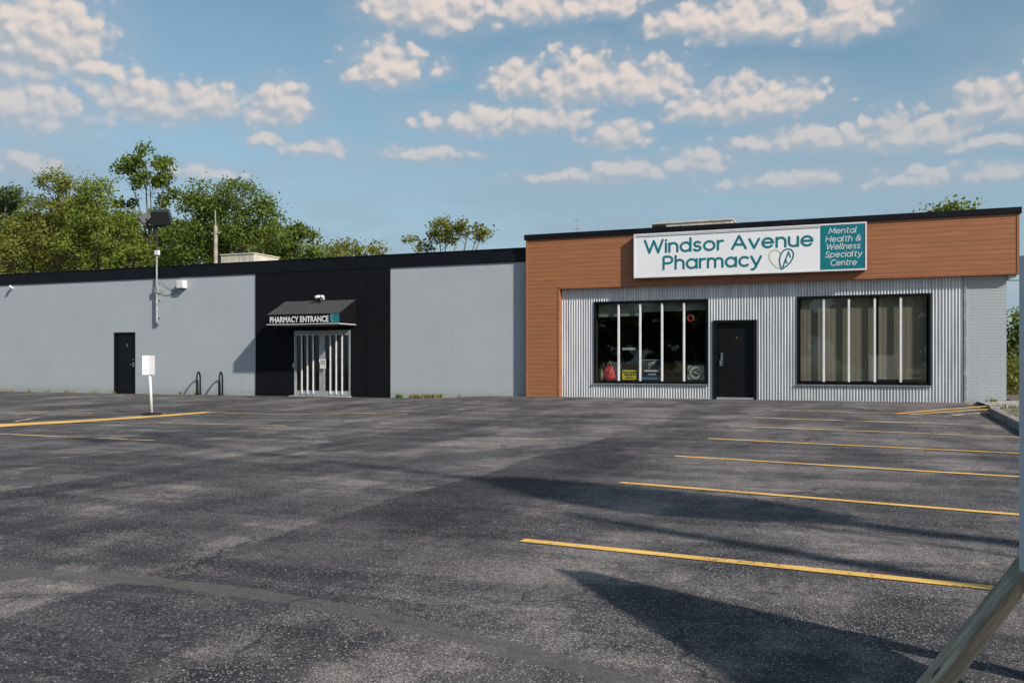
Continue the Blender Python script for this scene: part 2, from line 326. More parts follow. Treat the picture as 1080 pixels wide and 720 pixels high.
def asphalt_mat():
    m = mat('worn_asphalt', (.07, .07, .07), .88, 0, .35); t = NT(m)
    tc = t.n('TexCoord'); O = tc.outputs['Object']; sp = t.n('SeparateXYZ'); t.l(O, sp.inputs[0]); X, Y = sp.outputs[0], sp.outputs[1]
    def mp(s, rz=0):
        n = t.n('Mapping'); n.inputs['Scale'].default_value = s; n.inputs['Rotation'].default_value = (0, 0, rz); t.l(O, n.inputs[0]); return n.outputs[0]
    warp = t.noise(mp((1, .5, 1)), .9, 4); wx = t.math('ADD', X, t.math('MULTIPLY', t.math('SUBTRACT', warp, .5), .9))
    fine = t.noise(O, 1.1, 4, .6)
    base = t.mix(t.ramp(t.noise(mp((1.0, .35, 1)), .55, 6, .6), .33, .68), (.052, .051, .055), (.112, .107, .106))
    base = t.mix(t.ramp(t.noise(mp((.5, 1.2, 1), .3), 1.0, 6, .62), .44, .72, 0, .75), base, (.140, .133, .128))
    base = t.mix(t.ramp(t.noise(mp((.35, 2.2, 1), -.15), .7, 5, .6), .5, .75, 0, .6), base, (.045, .045, .050))
    # strips where sealer was laid, running towards the building
    def strip(c0, c1, s, a, y0=None, y1=None, coord=wx, s2=None):
        s2 = s2 or s; k = t.math('MULTIPLY', t.ramp(coord, c0-s, c0+s), t.ramp(coord, c1-s2, c1+s2, 1, 0))
        if y0 is not None: k = t.math('MULTIPLY', k, t.math('MULTIPLY', t.ramp(Y, y0-1, y0+1), t.ramp(Y, y1-1, y1+1, 1, 0)))
        return t.math('MULTIPLY', k, a)
    dark = (.034, .034, .040)
    # paler band by the building foot and dark scuffs across
    base = t.mix(t.math('MULTIPLY', t.ramp(Y, -1.3, -.5), .35), base, (.040, .038, .040))
    base = t.mix(strip(-6.9, -6.1, .15, .45, -7.5, -4.5, t.math('ADD', Y, t.math('MULTIPLY', fine, 1.2))), base, (.045, .044, .05))
    # pale worn patches close to the camera
    def blob(cx, cy, rx, ry, a, col, base, edge=.45):
        dx = t.math('DIVIDE', t.math('SUBTRACT', X, cx), rx); dy = t.math('DIVIDE', t.math('SUBTRACT', Y, cy), ry)
        r = t.math('SQRT', t.math('ADD', t.math('MULTIPLY', dx, dx), t.math('MULTIPLY', dy, dy)))
        r = t.math('ADD', r, t.math('MULTIPLY', t.math('SUBTRACT', fine, .5), 1.6))
        return t.mix(t.ramp(r, 1-edge, 1+edge, a, 0), base, col)
    base = blob(-4.4, -18.7, .6, 1.5, .5, (.15, .142, .135), base)
    base = blob(-4.0, -21.6, .35, .4, .6, (.155, .145, .138), base)
    base = blob(-3.05, -21.85, .35, .75, .75, dark, base, .3)
    base = blob(-2.4, -20.6, .8, .45, .5, dark, base)
    base = blob(-1.3, -18.9, .35, .7, .5, (.16, .15, .14), base)
    base = blob(-19.5, -8.9, 3.2, .5, .8, (.27, .26, .25), base)
    base = blob(-.2, -20.4, .9, .5, .3, (.13, .125, .12), base)
    # gritty brightness at several sizes
    g0 = t.noise(mp((1, .8, 1)), 7, 6, .72); base = t.mix(t.ramp(g0, .42, .66, 0, .55), base, (.036, .036, .040)); base = t.mix(t.ramp(t.noise(mp((.8, 1, 1), .5), 3.1, 6, .7), .5, .66, 0, .5), base, (.165, .155, .15))
    g1 = t.noise(O, 52, 3, .8); base = t.mix(t.ramp(g1, .48, .58, 0, .80), base, (.20, .19, .183), 'MIX')
    g2 = t.noise(O, 95, 2, .8); base = t.mix(t.ramp(g2, .48, .57, 0, .80), base, (.014, .016, .018))
    wr = t.math('ADD', X, t.math('ADD', t.math('MULTIPLY', t.math('SUBTRACT', t.noise(mp((1, .35, 1)), 1.3, 6, .62), .5), .55), t.math('MULTIPLY', t.math('SUBTRACT', t.noise(O, 9, 4, .6), .5), .10)))
    for c0, c1, s, a, y0, y1, *q in ((-3.75, -2.6, .03, .45, -30, -10.5), (-3.75, -2.0, .03, .65, -30, -10.5, .6), (-7.45, -6.95, .03, .9, -30, -12.5), (-6.9, -6.3, .25, .4, -30, -9), (-5.15, -4.85, .05, .5, -30, -14.5), (-6.2, -5.8, .12, .5, -17, -4), (-9.2, -8.8, .1, .5, -19, -3), (-11, -10.3, .08, .55, -16, -3), (-13.4, -12.2, .2, .6, -20, -3), (-17.5, -16.2, .3, .6, -20, -2), (-21, -19.8, .2, .5, -10, -2), (-8.1, -7.8, .05, .45, -22, -8), (.1, .5, .2, .3, -26, -3), (-1.6, -1.2, .15, .3, -14, -2)):
        base = t.mix(strip(c0, c1, s, a, y0, y1, wr, *q), base, (.40, .40, .46), 'MULTIPLY')
    wy = t.math('ADD', Y, t.math('ADD', t.math('MULTIPLY', t.math('SUBTRACT', t.noise(mp((.3, 1, 1)), 1.1, 6, .65), .5), 1.2), t.math('MULTIPLY', X, .06)))
    for c0, c1, s, a in ((-2.6, -1.7, .15, .35), (-5.2, -4.5, .1, .5), (-7.6, -7.2, .05, .55), (-9.6, -9.1, .15, .45), (-12.2, -11.8, .05, .5), (-14.9, -14.5, .1, .4)):
        k = t.math('MULTIPLY', t.math('MULTIPLY', t.ramp(wy, c0-s, c0+s), t.ramp(wy, c1-s, c1+s, 1, 0)), t.ramp(t.noise(mp((.6, .6, 1)), .8, 4), .42, .6, 0, a))
        base = t.mix(k, base, (.5, .5, .55), 'MULTIPLY')
    big = t.noise(mp((.8, .45, 1), .1), .9, 7, .68); bg2 = t.noise(mp((.25, 1.4, 1), -.1), 1.6, 6, .7)
    base = t.mix(1.0, base, t.mix(t.ramp(big, .43, .57), (.60, .60, .64), (1.6, 1.52, 1.47)), 'MULTIPLY')
    base = t.mix(1.0, base, t.mix(t.ramp(bg2, .42, .58), (.66, .66, .70), (1.38, 1.34, 1.31)), 'MULTIPLY')
    pat = t.ramp(t.noise(mp((1, .7, 1), .4), 1.9, 8, .75), .55, .64, 0, 1); base = t.mix(pat, base, (1.6, 1.5, 1.44), 'MULTIPLY')
    pat2 = t.ramp(t.noise(mp((.8, 1, 1), .9), 5.5, 7, .75), .58, .63, 0, .8); base = t.mix(pat2, base, (1.5, 1.44, 1.4), 'MULTIPLY')
    pat3 = t.ramp(t.noise(mp((.8, 1, 1), .2), 4.2, 7, .75), .57, .60, 0, .75); base = t.mix(pat3, base, (.5, .5, .54), 'MULTIPLY')
    # exposed stones
    vo = t.n('TexVoronoi'); vo.inputs['Scale'].default_value = 95; t.l(O, vo.inputs['Vector'])
    wn = t.n('SeparateColor'); t.l(vo.outputs['Color'], wn.inputs[0])
    dens = t.math('ADD', t.math('MULTIPLY', t.noise(mp((1, .8, 1)), 1.7, 5, .65), 1.1), t.math('MULTIPLY', t.ramp(wx, -2.4, -1.9), .05))
    dens = t.math('SUBTRACT', dens, t.math('MULTIPLY', strip(-3.75, -2.55, .12, 1, -30, -9.5), .12))
    thr = t.ramp(dens, .35, .80, .97, .45)
    st = t.math('MULTIPLY', t.math('GREATER_THAN', wn.outputs[0], thr), t.ramp(vo.outputs['Distance'], .0045, .0062, 1, 0) if False else t.ramp(vo.outputs['Distance'], .3, .45, 1, 0))
    base = t.mix(t.math('MULTIPLY', st, .8), base, t.mix(wn.outputs[1], (.26, .25, .24), (.62, .60, .57)))
    vo2 = t.n('TexVoronoi'); vo2.inputs['Scale'].default_value = 52; t.l(O, vo2.inputs['Vector']); w2 = t.n('SeparateColor'); t.l(vo2.outputs['Color'], w2.inputs[0])
    st2 = t.math('MULTIPLY', t.math('GREATER_THAN', w2.outputs[0], t.ramp(t.noise(mp((1, .7, 1)), 2.6, 5, .7), .45, .7, .995, .80)), t.ramp(vo2.outputs['Distance'], .22, .36, 1, 0))
    base = t.mix(t.math('MULTIPLY', st2, .85), base, t.mix(w2.outputs[1], (.16, .15, .145), (.55, .53, .50)))
    # long sealed seam across the foreground
    q = t.math('ADD', X, 3.3); par = t.math('ADD', t.math('ADD', Y, 21.03), t.math('MULTIPLY', t.math('MULTIPLY', q, q), .089))
    par = t.math('ADD', par, t.math('ADD', t.math('MULTIPLY', t.math('SUBTRACT', t.noise(O, 2.2, 4), .5), .16), t.math('MULTIPLY', t.math('SUBTRACT', t.noise(O, 22, 4, .7), .5), .07)))
    se = t.ramp(t.math('ABSOLUTE', par), .065, .095, 1, 0)
    base = t.mix(t.math('MULTIPLY', se, t.ramp(t.noise(O, 3.5, 5, .7), .35, .6, .95, .72)), base, t.mix(t.ramp(g1, .3, .7), (.085, .080, .078), (.125, .117, .112)))
    cr = t.ramp(t.math('ABSOLUTE', t.math('ADD', par, t.math('MULTIPLY', t.math('SUBTRACT', t.noise(O, 6, 3), .5), .12))), .002, .008, 1, 0)
    base = t.mix(t.math('MULTIPLY', cr, t.ramp(t.noise(O, 2, 2), .45, .55, 0, .5)), base, (.015, .015, .016))
    # hairline cracks
    v2 = t.n('TexVoronoi'); v2.feature = 'DISTANCE_TO_EDGE'; v2.inputs['Scale'].default_value = .55
    wv = t.n('VectorMath'); wv.operation = 'MULTIPLY_ADD'; nn = t.n('TexNoise'); nn.inputs['Scale'].default_value = 1.6; nn.inputs['Detail'].default_value = 5; t.l(O, nn.inputs['Vector'])
    t.l(nn.outputs['Color'], wv.inputs[0]); wv.inputs[1].default_value = (.9, .9, 0); t.l(O, wv.inputs[2]); t.l(wv.outputs[0], v2.inputs['Vector'])
    base = t.mix(t.math('MULTIPLY', t.ramp(v2.outputs['Distance'], .003, .010, 1, 0), t.ramp(t.noise(O, .5, 2), .46, .56, 0, .8)), base, (.022, .022, .024))
    base = t.mix(1.0, base, (.84, .83, .845), 'MULTIPLY'); t.col(base)
    h = t.math('ADD', t.math('MULTIPLY', g2, .6), t.math('ADD', t.math('MULTIPLY', st, .5), t.math('MULTIPLY', g1, .5)))
    t.bump(h, .8, .008); return m
M['asphalt'] = asphalt_mat()

def paint_mat(name, col, wear, under=None):
    m = mat(name, col, .7); t = NT(m); O = t.coord()
    n = t.noise(O, 26, 5, .7); n2 = t.noise(O, 2.2, 4, .6); s = t.math('ADD', t.math('MULTIPLY', n, .65), t.math('MULTIPLY', n2, .35))
    t.col(t.mix(t.ramp(n2, .35, .7), tuple(c*.85 for c in col), tuple(min(1, c*1.1) for c in col)))
    a = t.ramp(s, wear-.05, wear+.05)
    t.l(a, t.b.inputs['Alpha']); return m
M['yellow_paint'] = paint_mat('yellow_line_paint', (.72, .43, .105), .405)
M['faded_paint'] = paint_mat('faded_yellow_line_paint', (.60, .43, .19), .45)
M['pale_paint'] = paint_mat('worn_pale_line_paint', (.55, .47, .34), .46)

def leaf_mat(name, c1, c2):
    m = mat(name, c1, .6, 0, .3); t = NT(m); g = t.n('NewGeometry')
    cr = t.mix(g.outputs['Random Per Island'], c1, c2); f = t.noise(t.coord(), .45, 3)
    cr = t.mix(t.ramp(f, .35, .7, 0, .6), cr, tuple(c*.7 for c in c1)); t.col(cr)
    tr = t.n('BsdfTranslucent'); t.l(cr, tr.inputs[0]); mx = t.n('MixShader'); mx.inputs[0].default_value = .38
    t.l(t.b.outputs[0], mx.inputs[1]); t.l(tr.outputs[0], mx.inputs[2]); t.l(mx.outputs[0], t.out.inputs[0]); return m
M['leaf'] = leaf_mat('green_leaves', (.13, .19, .022), (.24, .28, .05))
M['leaf_dark'] = leaf_mat('dark_leaves', (.09, .145, .02), (.17, .215, .038))
M['leaf_olive'] = leaf_mat('olive_leaves', (.15, .18, .03), (.25, .25, .05))
M['leaf_blue'] = leaf_mat('blue_green_needles', (.07, .12, .045), (.12, .17, .065))
M['bark'] = noisy('grey_brown_bark', (.13, .105, .085), .95, 0, .3, 5)
M['weed'] = leaf_mat('dry_weeds', (.20, .20, .08), (.42, .38, .19))
M['grass'] = leaf_mat('verge_grass', (.10, .12, .035), (.27, .22, .11))

def grass_ground():
    m = mat('dry_verge', (.2, .17, .1), .95); t = NT(m); O = t.coord()
    c = t.mix(t.ramp(t.noise(O, .8, 5), .35, .7), (.19, .155, .10), (.10, .115, .045)); c = t.mix(t.ramp(t.noise(O, 30, 4), .4, .7, 0, .5), c, (.30, .25, .17))
    t.col(c); t.bump(t.noise(O, 40, 4), .8, .02); return m
M['verge'] = grass_ground()

# ------------------------------------------------------------------ mesh helpers
def tag(o, label=None, cat=None, group=None, kind=None):
    if label: o['label'] = label
    if cat: o['category'] = cat
    if group: o['group'] = group
    if kind: o['kind'] = kind
    return o
def thing(name, label, cat, loc=(0, 0, 0), rz=0, group=None):
    o = bpy.data.objects.new(name, None); C.objects.link(o); o.location = loc; o.rotation_euler = (0, 0, rz); o.empty_display_size = .2
    return tag(o, label, cat, group)
class MB:
    def __init__(s): s.v = []; s.f = []
    def add(s, v, f):
        n = len(s.v); s.v += [tuple(p) for p in v]; s.f += [tuple(i+n for i in q) for q in f]; return s
    def box(s, a, b, mtx=None):
        x0, y0, z0 = a; x1, y1, z1 = b
        v = [(x0, y0, z0), (x1, y0, z0), (x1, y1, z0), (x0, y1, z0), (x0, y0, z1), (x1, y0, z1), (x1, y1, z1), (x0, y1, z1)]
        if mtx: v = [mtx @ Vector(p) for p in v]
        return s.add(v, [(0, 3, 2, 1), (4, 5, 6, 7), (0, 1, 5, 4), (1, 2, 6, 5), (2, 3, 7, 6), (3, 0, 4, 7)])
    def tube(s, pts, r, n=10, cap=True, closed=False):
        pts = [Vector(p) for p in pts]; rs = r if isinstance(r, (list, tuple)) else [r]*len(pts); rings = []
        prev = None
        for i, p in enumerate(pts):
            if closed: d = pts[(i+1) % len(pts)]-pts[i-1]
            else: d = (pts[min(i+1, len(pts)-1)]-pts[max(i-1, 0)])
            d.normalize()
            if prev is None: a = d.orthogonal().normalized()
            else: a = (prev-d*prev.dot(d)); a = a.normalized() if a.length > 1e-6 else d.orthogonal().normalized()
            prev = a; b = d.cross(a)
            rings.append([p+(a*math.cos(2*math.pi*k/n)+b*math.sin(2*math.pi*k/n))*rs[i] for k in range(n)])
        v = [q for rg in rings for q in rg]; f = []
        m = len(rings)
        for i in range(m if closed else m-1):
            j = (i+1) % m
            for k in range(n): f.append((i*n+k, i*n+(k+1) % n, j*n+(k+1) % n, j*n+k))
        if cap and not closed: f.append(tuple(range(n-1, -1, -1))); f.append(tuple((m-1)*n+k for k in range(n)))
        return s.add(v, f)
    def quad(s, *p): return s.add(p, [tuple(range(len(p)))])
    def build(s, name, m, parent=None, bevel=0., smooth_=False, sub=0):
        me = bpy.data.meshes.new(name); me.from_pydata(s.v, [], s.f); me.materials.append(m)
        if smooth_: me.polygons.foreach_set('use_smooth', [True]*len(me.polygons))
        me.update(); o = bpy.data.objects.new(name, me); C.objects.link(o)
        if parent: o.parent = parent
        if bevel:
            b = o.modifiers.new('bevel', 'BEVEL'); b.width = bevel; b.segments = 2; b.limit_method = 'ANGLE'; b.angle_limit = R(40)
        return o
def copy_tree(o, parent=None):
    c = o.copy(); C.objects.link(c); c.parent = parent
    for ch in list(o.children): copy_tree(ch, c)
    return c
def wall_cells(mb, x0, x1, z0, z1, y0, y1, holes):
    """front/back faces of a wall in x-z with rectangular holes, plus its edges and reveals"""
    xs = sorted({x0, x1, *[h[0] for h in holes], *[h[1] for h in holes]}); zs = sorted({z0, z1, *[h[2] for h in holes], *[h[3] for h in holes]})
    def solid(i, j):
        if i < 0 or j < 0 or i >= len(xs)-1 or j >= len(zs)-1: return False
        cx, cz = (xs[i]+xs[i+1])/2, (zs[j]+zs[j+1])/2
        return not any(h[0] < cx < h[1] and h[2] < cz < h[3] for h in holes)
    for i in range(len(xs)-1):
        for j in range(len(zs)-1):
            if not solid(i, j): continue
            a, b, c, d = xs[i], xs[i+1], zs[j], zs[j+1]
            mb.quad((a, y0, c), (b, y0, c), (b, y0, d), (a, y0, d)); mb.quad((b, y1, c), (a, y1, c), (a, y1, d), (b, y1, d))
            if not solid(i-1, j): mb.quad((a, y1, c), (a, y0, c), (a, y0, d), (a, y1, d))
            if not solid(i+1, j): mb.quad((b, y0, c), (b, y1, c), (b, y1, d), (b, y0, d))
            if not solid(i, j-1): mb.quad((a, y1, c), (b, y1, c), (b, y0, c), (a, y0, c))
            if not solid(i, j+1): mb.quad((a, y0, d), (b, y0, d), (b, y1, d), (a, y1, d))
    return mb
# stroke lettering: every glyph is a set of centre lines on a cap height of 1
def arc(cx, cy, rx, ry, a0, a1, n=14):
    return [(cx+rx*math.cos(R(a0+(a1-a0)*k/n)), cy+ry*math.sin(R(a0+(a1-a0)*k/n))) for k in range(n+1)]
XH = .70
def bowl(cx): return arc(cx, .35, .30, .35, 0, 360, 26)
G = {
 'W': (1.12, [[(0, 1), (.28, 0), (.56, .95), (.84, 0), (1.12, 1)]]), 'i': (.0, [[(0, 0), (0, XH)], [(0, .93), (0, .97)]]),
 'n': (.50, [[(0, 0), (0, XH)], [(0, .42)]+arc(.25, .42, .25, .28, 180, 0)+[(.5, 0)]]),
 'd': (.60, [bowl(.3), [(.6, 0), (.6, 1.02)]]), 's': (.42, [arc(.22, .525, .19, .175, 35, 250, 10)+arc(.20, .175, .21, .175, 70, -150, 10)]),
 'o': (.62, [arc(.31, .35, .31, .35, 0, 360, 26)]), 'r': (.28, [[(0, 0), (0, XH)], [(0, .40)]+arc(.24, .42, .24, .27, 180, 75, 8)]),
 'A': (.80, [[(0, 0), (.4, 1), (.8, 0)], [(.15, .32), (.65, .32)]]), 'v': (.56, [[(0, XH), (.28, 0), (.56, XH)]]),
 'e': (.60, [[(.02, .36), (.6, .36)]+arc(.3, .35, .30, .35, 0, 318, 22)]), 'u': (.50, [[(0, XH), (0, .28)]+arc(.25, .28, .25, .28, 180, 360)+[(.5, XH)], [(.5, XH), (.5, 0)]]),
 'P': (.55, [[(0, 0), (0, 1), (.3, 1)]+arc(.3, .73, .25, .27, 90, -90)+[(0, .46)]]), 'h': (.50, [[(0, 0), (0, 1.02)], [(0, .42)]+arc(.25, .42, .25, .28, 180, 0)+[(.5, 0)]]),
 'a': (.60, [bowl(.3), [(.6, 0), (.6, XH)]]), 'm': (.88, [[(0, 0), (0, XH)], [(0, .45)]+arc(.22, .45, .22, .25, 180, 0)+[(.44, 0)], [(.44, .45)]+arc(.66, .45, .22, .25, 180, 0)+[(.88, 0)]]),
 'c': (.50, [arc(.3, .35, .30, .35, 48, 312, 18)]), 'y': (.56, [[(0, XH), (.28, .02)], [(.56, XH), (.24, -.14), (.14, -.28), (.02, -.30)]]),
 'M': (.86, [[(0, 0), (.06, 1), (.43, .25), (.80, 1), (.86, 0)]]), 't': (.36, [[(.14, .95), (.14, .18)]+arc(.29, .18, .15, .17, 180, 290, 8), [(0, XH), (.34, XH)]]),
 'l': (.10, [[(0, 1.02), (0, .1), (.1, 0)]]), 'H': (.70, [[(0, 0), (0, 1)], [(.7, 0), (.7, 1)], [(0, .52), (.7, .52)]]),
 '&': (.70, [[(.70, 0), (.16, .66)]+arc(.32, .80, .18, .19, 210, -40, 12)+[(.16, .46)]+arc(.26, .24, .24, .25, 120, 300, 12)+[(.56, .16), (.68, .45)]]),
 'S': (.56, [arc(.29, .75, .24, .25, 30, 250, 12)+arc(.27, .25, .27, .25, 75, -150, 12)]), 'p': (.60, [bowl(.3), [(0, XH), (0, -.30)]]),
 'C': (.74, [arc(.46, .5, .46, .5, 45, 315, 22)]), ' ': (.16, [])}
def strokes_text(mb, text, x0, z0, caph, width, y, sw, shear=0., gap=.19):
    adv = sum(G[c][0]+gap for c in text)-gap; kx = width/adv; cx = 0
    for ch in text:
        w, lines = G[ch]
        for ln in lines: ribbon(mb, [(x0+(cx+px_)*kx+shear*pz*caph, z0+pz*caph) for px_, pz in ln], y, sw)
        cx += w+gap
def ribbon(mb, pts, y, sw, tk=.004):
    """flat stroke with rounded joints and ends, tk thick"""
    h = sw/2
    for i in range(len(pts)-1):
        a, b = Vector((pts[i][0], 0, pts[i][1])), Vector((pts[i+1][0], 0, pts[i+1][1])); d = b-a
        if d.length < 1e-6: continue
        d.normalize(); n = Vector((-d.z, 0, d.x))*h; yy = Vector((0, y-i*.00002, 0))
        mb.quad(*[tuple(p+yy) for p in (a-n, b-n, b+n, a+n)])
    for i, p in enumerate(pts):
        if 0 < i < len(pts)-1 and len(pts) > 8 and i % 2: continue
        yy = y-.0004-i*.00002; mb.add([(p[0]+h*math.cos(2*math.pi*k/12), yy, p[1]+h*math.sin(2*math.pi*k/12)) for k in range(12)], [tuple(range(12))])
def font_text(name, text, m, parent, x0, x1, z0, z1, y, bold=.0, shear=0.):
    cu = bpy.data.curves.new(name, 'FONT'); cu.body = text; cu.offset = bold; cu.shear = shear; cu.size = 1; cu.extrude = .0; cu.resolution_u = 3
    o = bpy.data.objects.new(name, cu); C.objects.link(o); dg = bpy.context.evaluated_depsgraph_get()
    me = bpy.data.meshes.new_from_object(o.evaluated_get(dg)); bpy.data.objects.remove(o); me.name = name
    co = np.array([v.co[:] for v in me.vertices]); mn, mx = co.min(0), co.max(0)
    for v in me.vertices:
        v.co = (x0+(v.co.x-mn[0])/(mx[0]-mn[0])*(x1-x0), y, z0+(v.co.y-mn[1])/(mx[1]-mn[1])*(z1-z0))
    me.materials.clear(); me.materials.append(m); ob = bpy.data.objects.new(name, me); C.objects.link(ob); ob.parent = parent; return ob
def heart_logo(mb1, mb2, cx, cz, s, y, sw):
    """two overlapping leaf outlines leaning together into a heart; s = height"""
    def P(px_, py_): return (cx+(px_-440)/395*s, cz+(330-py_)/395*s)
    left = [(400, 505), (340, 480), (270, 410), (220, 330), (208, 250), (235, 180), (290, 150), (350, 155), (400, 190), (420, 215)]
    right = [(438, 522), (410, 430), (402, 330), (425, 235), (480, 165), (550, 138), (620, 160), (658, 225), (648, 310), (600, 395), (530, 465), (438, 522)]
    ribbon(mb1, [P(*q) for q in left], y, sw*.7); ribbon(mb2, [P(*q) for q in right], y-.0008, sw)
    ribbon(mb2, [P(*q) for q in ((465, 480), (515, 340), (565, 195), (598, 300))], y-.0008, sw); ribbon(mb2, [P(*q) for q in ((510, 335), (538, 405))], y-.0008, sw)

# ------------------------------------------------------------------ ground
def sheet(name, xs, ys, m, dz, keep=None):
    v = [(x, y, gz(x, y)+dz) for y in ys for x in xs]; nx = len(xs); f = []
    for j in range(len(ys)-1):
        for i in range(nx-1):
            if keep and not keep((xs[i]+xs[i+1])/2, (ys[j]+ys[j+1])/2): continue
            f.append((j*nx+i, j*nx+i+1, (j+1)*nx+i+1, (j+1)*nx+i))
    mb = MB(); mb.add(v, f); o = mb.build(name, m, None, 0, True); tag(o, kind='structure'); return o
lin = lambda a, b, s: [a+(b-a)*i/max(1, round((b-a)/s)) for i in range(max(1, round((b-a)/s))+1)]
XK = 2.68
sheet('ground', [-900, -300, -100, -60]+lin(-45, 20, 1)[0:]+[40, 100, 300, 900], [-900, -300, -100, -50]+lin(-40, 24, .8)+[50, 120, 400, 900], M['verge'], -.06)
sheet('parking_lot', [-60]+lin(-44, XK, .5), [-90, -60, -40]+lin(-34, -.0, .4), M['asphalt'], 0.)
sheet('pavement', lin(2.95, 14, .5), lin(-2.6, .9, .3), M['concrete'], .03)
sheet('planting_bed', lin(3.9, 14, .6), lin(.9, 20, .8), M['soil'], .02)

def line_strip(name, p0, p1, w, m, dz=.004, w2=None):
    a, b = Vector(p0), Vector(p1); d = (b-a); L = d.length; d.normalize(); n = Vector((-d.y, d.x)); k = max(2, int(L/.3)); mb = MB(); v = []; random.seed(int(L*1000))
    for i in range(k+1):
        t = i/k; c = a+d*L*t; ww = (w+((w2 or w)-w)*t)/2
        for s in (-1, 1): q = c+n*s*(ww+random.uniform(-.003, .003)); v.append((q.x, q.y, gz(q.x, q.y)+dz+.002))
    mb.add(v, [(2*i, 2*i+2, 2*i+3, 2*i+1) for i in range(k)]); o = mb.build(name, m); tag(o, kind='structure'); return o
def ext(p0, p1, x): t = (x-p0[0])/(p1[0]-p0[0]); return (x, p0[1]+(p1[1]-p0[1])*t)
for a, b, m, w in (((551, 570), (1042, 620.3), 'yellow_paint', .10), ((654, 509), (1074, 543), 'yellow_paint', .10), ((712, 481), (1074, 503), 'yellow_paint', .10), ((747, 462.5), (1071, 478), 'yellow_paint', .10),
                   ((770, 449.2), (1074, 461), 'faded_paint', .10), ((795, 440.3), (1055, 449.2), 'faded_paint', .10), ((815, 432.4), (951, 436.2), 'faded_paint', .10)):
    p0, p1 = at(*a), at(*b); p1 = ext(p0, p1, 2.55) if b[0] > 1000 else p1
    line_strip('parking_line', p0, p1, w, M[m])
for a, b, m, w in (((945, 436.6), (1057, 427.4), 'yellow_paint', .14), ((960, 437.4), (1066, 430.2), 'yellow_paint', .12), ((1005, 438.2), (1041, 435.4), 'pale_paint', .12),
                   ((168, 445.8), (302, 449.5), 'faded_paint', .10), ((222, 435.1), (430, 436.8), 'faded_paint', .10), ((-60, 455.5), (162, 464.8), 'faded_paint', .10), ((0, 432.6), (98, 435.9), 'faded_paint', .10),
                   ((16, 444.8), (40, 440.4), 'pale_paint', .10), ((-30, 440.5), (20, 439.2), 'pale_paint', .10)):
    line_strip('painted_line', at(*a), at(*b), w, M[m], .008)
p0, p1 = at(0, 449.2), at(221, 434.9); d = Vector(p0)-Vector(p1); p0 = tuple(Vector(p0)+d*.6)
line_strip('painted_line', p1, p0, .34, M['yellow_paint'], .012, 1.15)

# kerb island on the right: kerb, its far return and the dry bed it holds
def kerb(name, pts, w, h):
    mb = MB(); n = len(pts); v = []
    for i, p in enumerate(pts):
        a = Vector(pts[max(i-1, 0)]); b = Vector(pts[min(i+1, n-1)]); d = (b-a).normalized(); q = Vector((-d.y, d.x))*w; p = Vector(p); z = gz(p.x, p.y)
        prof = [(0, -.15), (0, h*.8), (.025, h), (w-.02, h), (w, h*.9), (w, -.15)]
        for s, zz in prof: c = p-Vector((-d.y, d.x))*s*1.0; v.append((c.x, c.y, z+zz))
    for i in range(n-1):
        for k in range(5): a = i*6+k; mb.f.append((a, a+1, a+7, a+6))
    mb.f.append(tuple(range(6))); mb.f.append(tuple((n-1)*6+k for k in range(5, -1, -1)))
    mb.v = v; o = mb.build(name, M['kerb']); tag(o, kind='structure'); return o
kp = [(2.62, y) for y in lin(-30, -4.4, .8)]+[(2.68, -3.9), (2.78, -3.6), (2.98, -3.35), (3.3, -3.22), (3.9, -3.2), (6, -3.2), (12, -3.2)]
kerb('kerb', kp, .2, .14)
isl = MB(); ys = lin(-30, -3.3, .6)
for j in range(len(ys)-1): isl.quad(*[(x, y, gz(x, y)+.10) for x, y in ((2.75 if ys[j] < -4.5 else 2.95, ys[j]), (14, ys[j]), (14, ys[j+1]), (2.75 if ys[j+1] < -4.5 else 2.95, ys[j+1]))])
tag(isl.build('verge', M['verge']), kind='structure')

# ------------------------------------------------------------------ pharmacy building (right)
ZT, ZB, XL, XR = 4.72, 3.22, -9.21, 3.85
W1 = (-7.11, -3.84, .44, 2.79); W2 = (-1.39, 1.85, .455, 2.785); DR = (-3.65, -2.48, -.3, 2.17)
ph = thing('pharmacy_building', 'brown clad pharmacy shopfront with corrugated metal lower wall, taller than the long grey wing', 'building', (0, 0, 0))
mb = wall_cells(MB(), XL+.02, 3.57, -.5, 4.70, .235, .45, [W1, W2, (DR[0], DR[1], -.49, DR[3])])
mb.box((XL+.02, .45, -.5), (XL+.22, 18, 4.70)); mb.box((3.37, .45, -.5), (3.57, 18, 4.70)); mb.box((XL+.22, 17.8, -.5), (3.37, 18, 4.70))
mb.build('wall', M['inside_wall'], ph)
mb = MB(); mb.box((XL+.23, .46, 4.35), (3.36, 17.79, 4.45)); mb.build('roof', M['gravel_roof'], ph)
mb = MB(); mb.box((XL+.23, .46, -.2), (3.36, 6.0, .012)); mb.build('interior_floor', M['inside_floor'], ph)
mb = MB(); mb.box((XL+.23, 5.2, .014), (3.36, 5.3, 3.2)); mb.box((-2.0, .46, .014), (-1.9, 5.19, 3.2)); mb.box((XL+.23, .47, 3.2), (3.36, 5.3, 3.25)); mb.build('interior_partition', M['inside_wall'], ph)
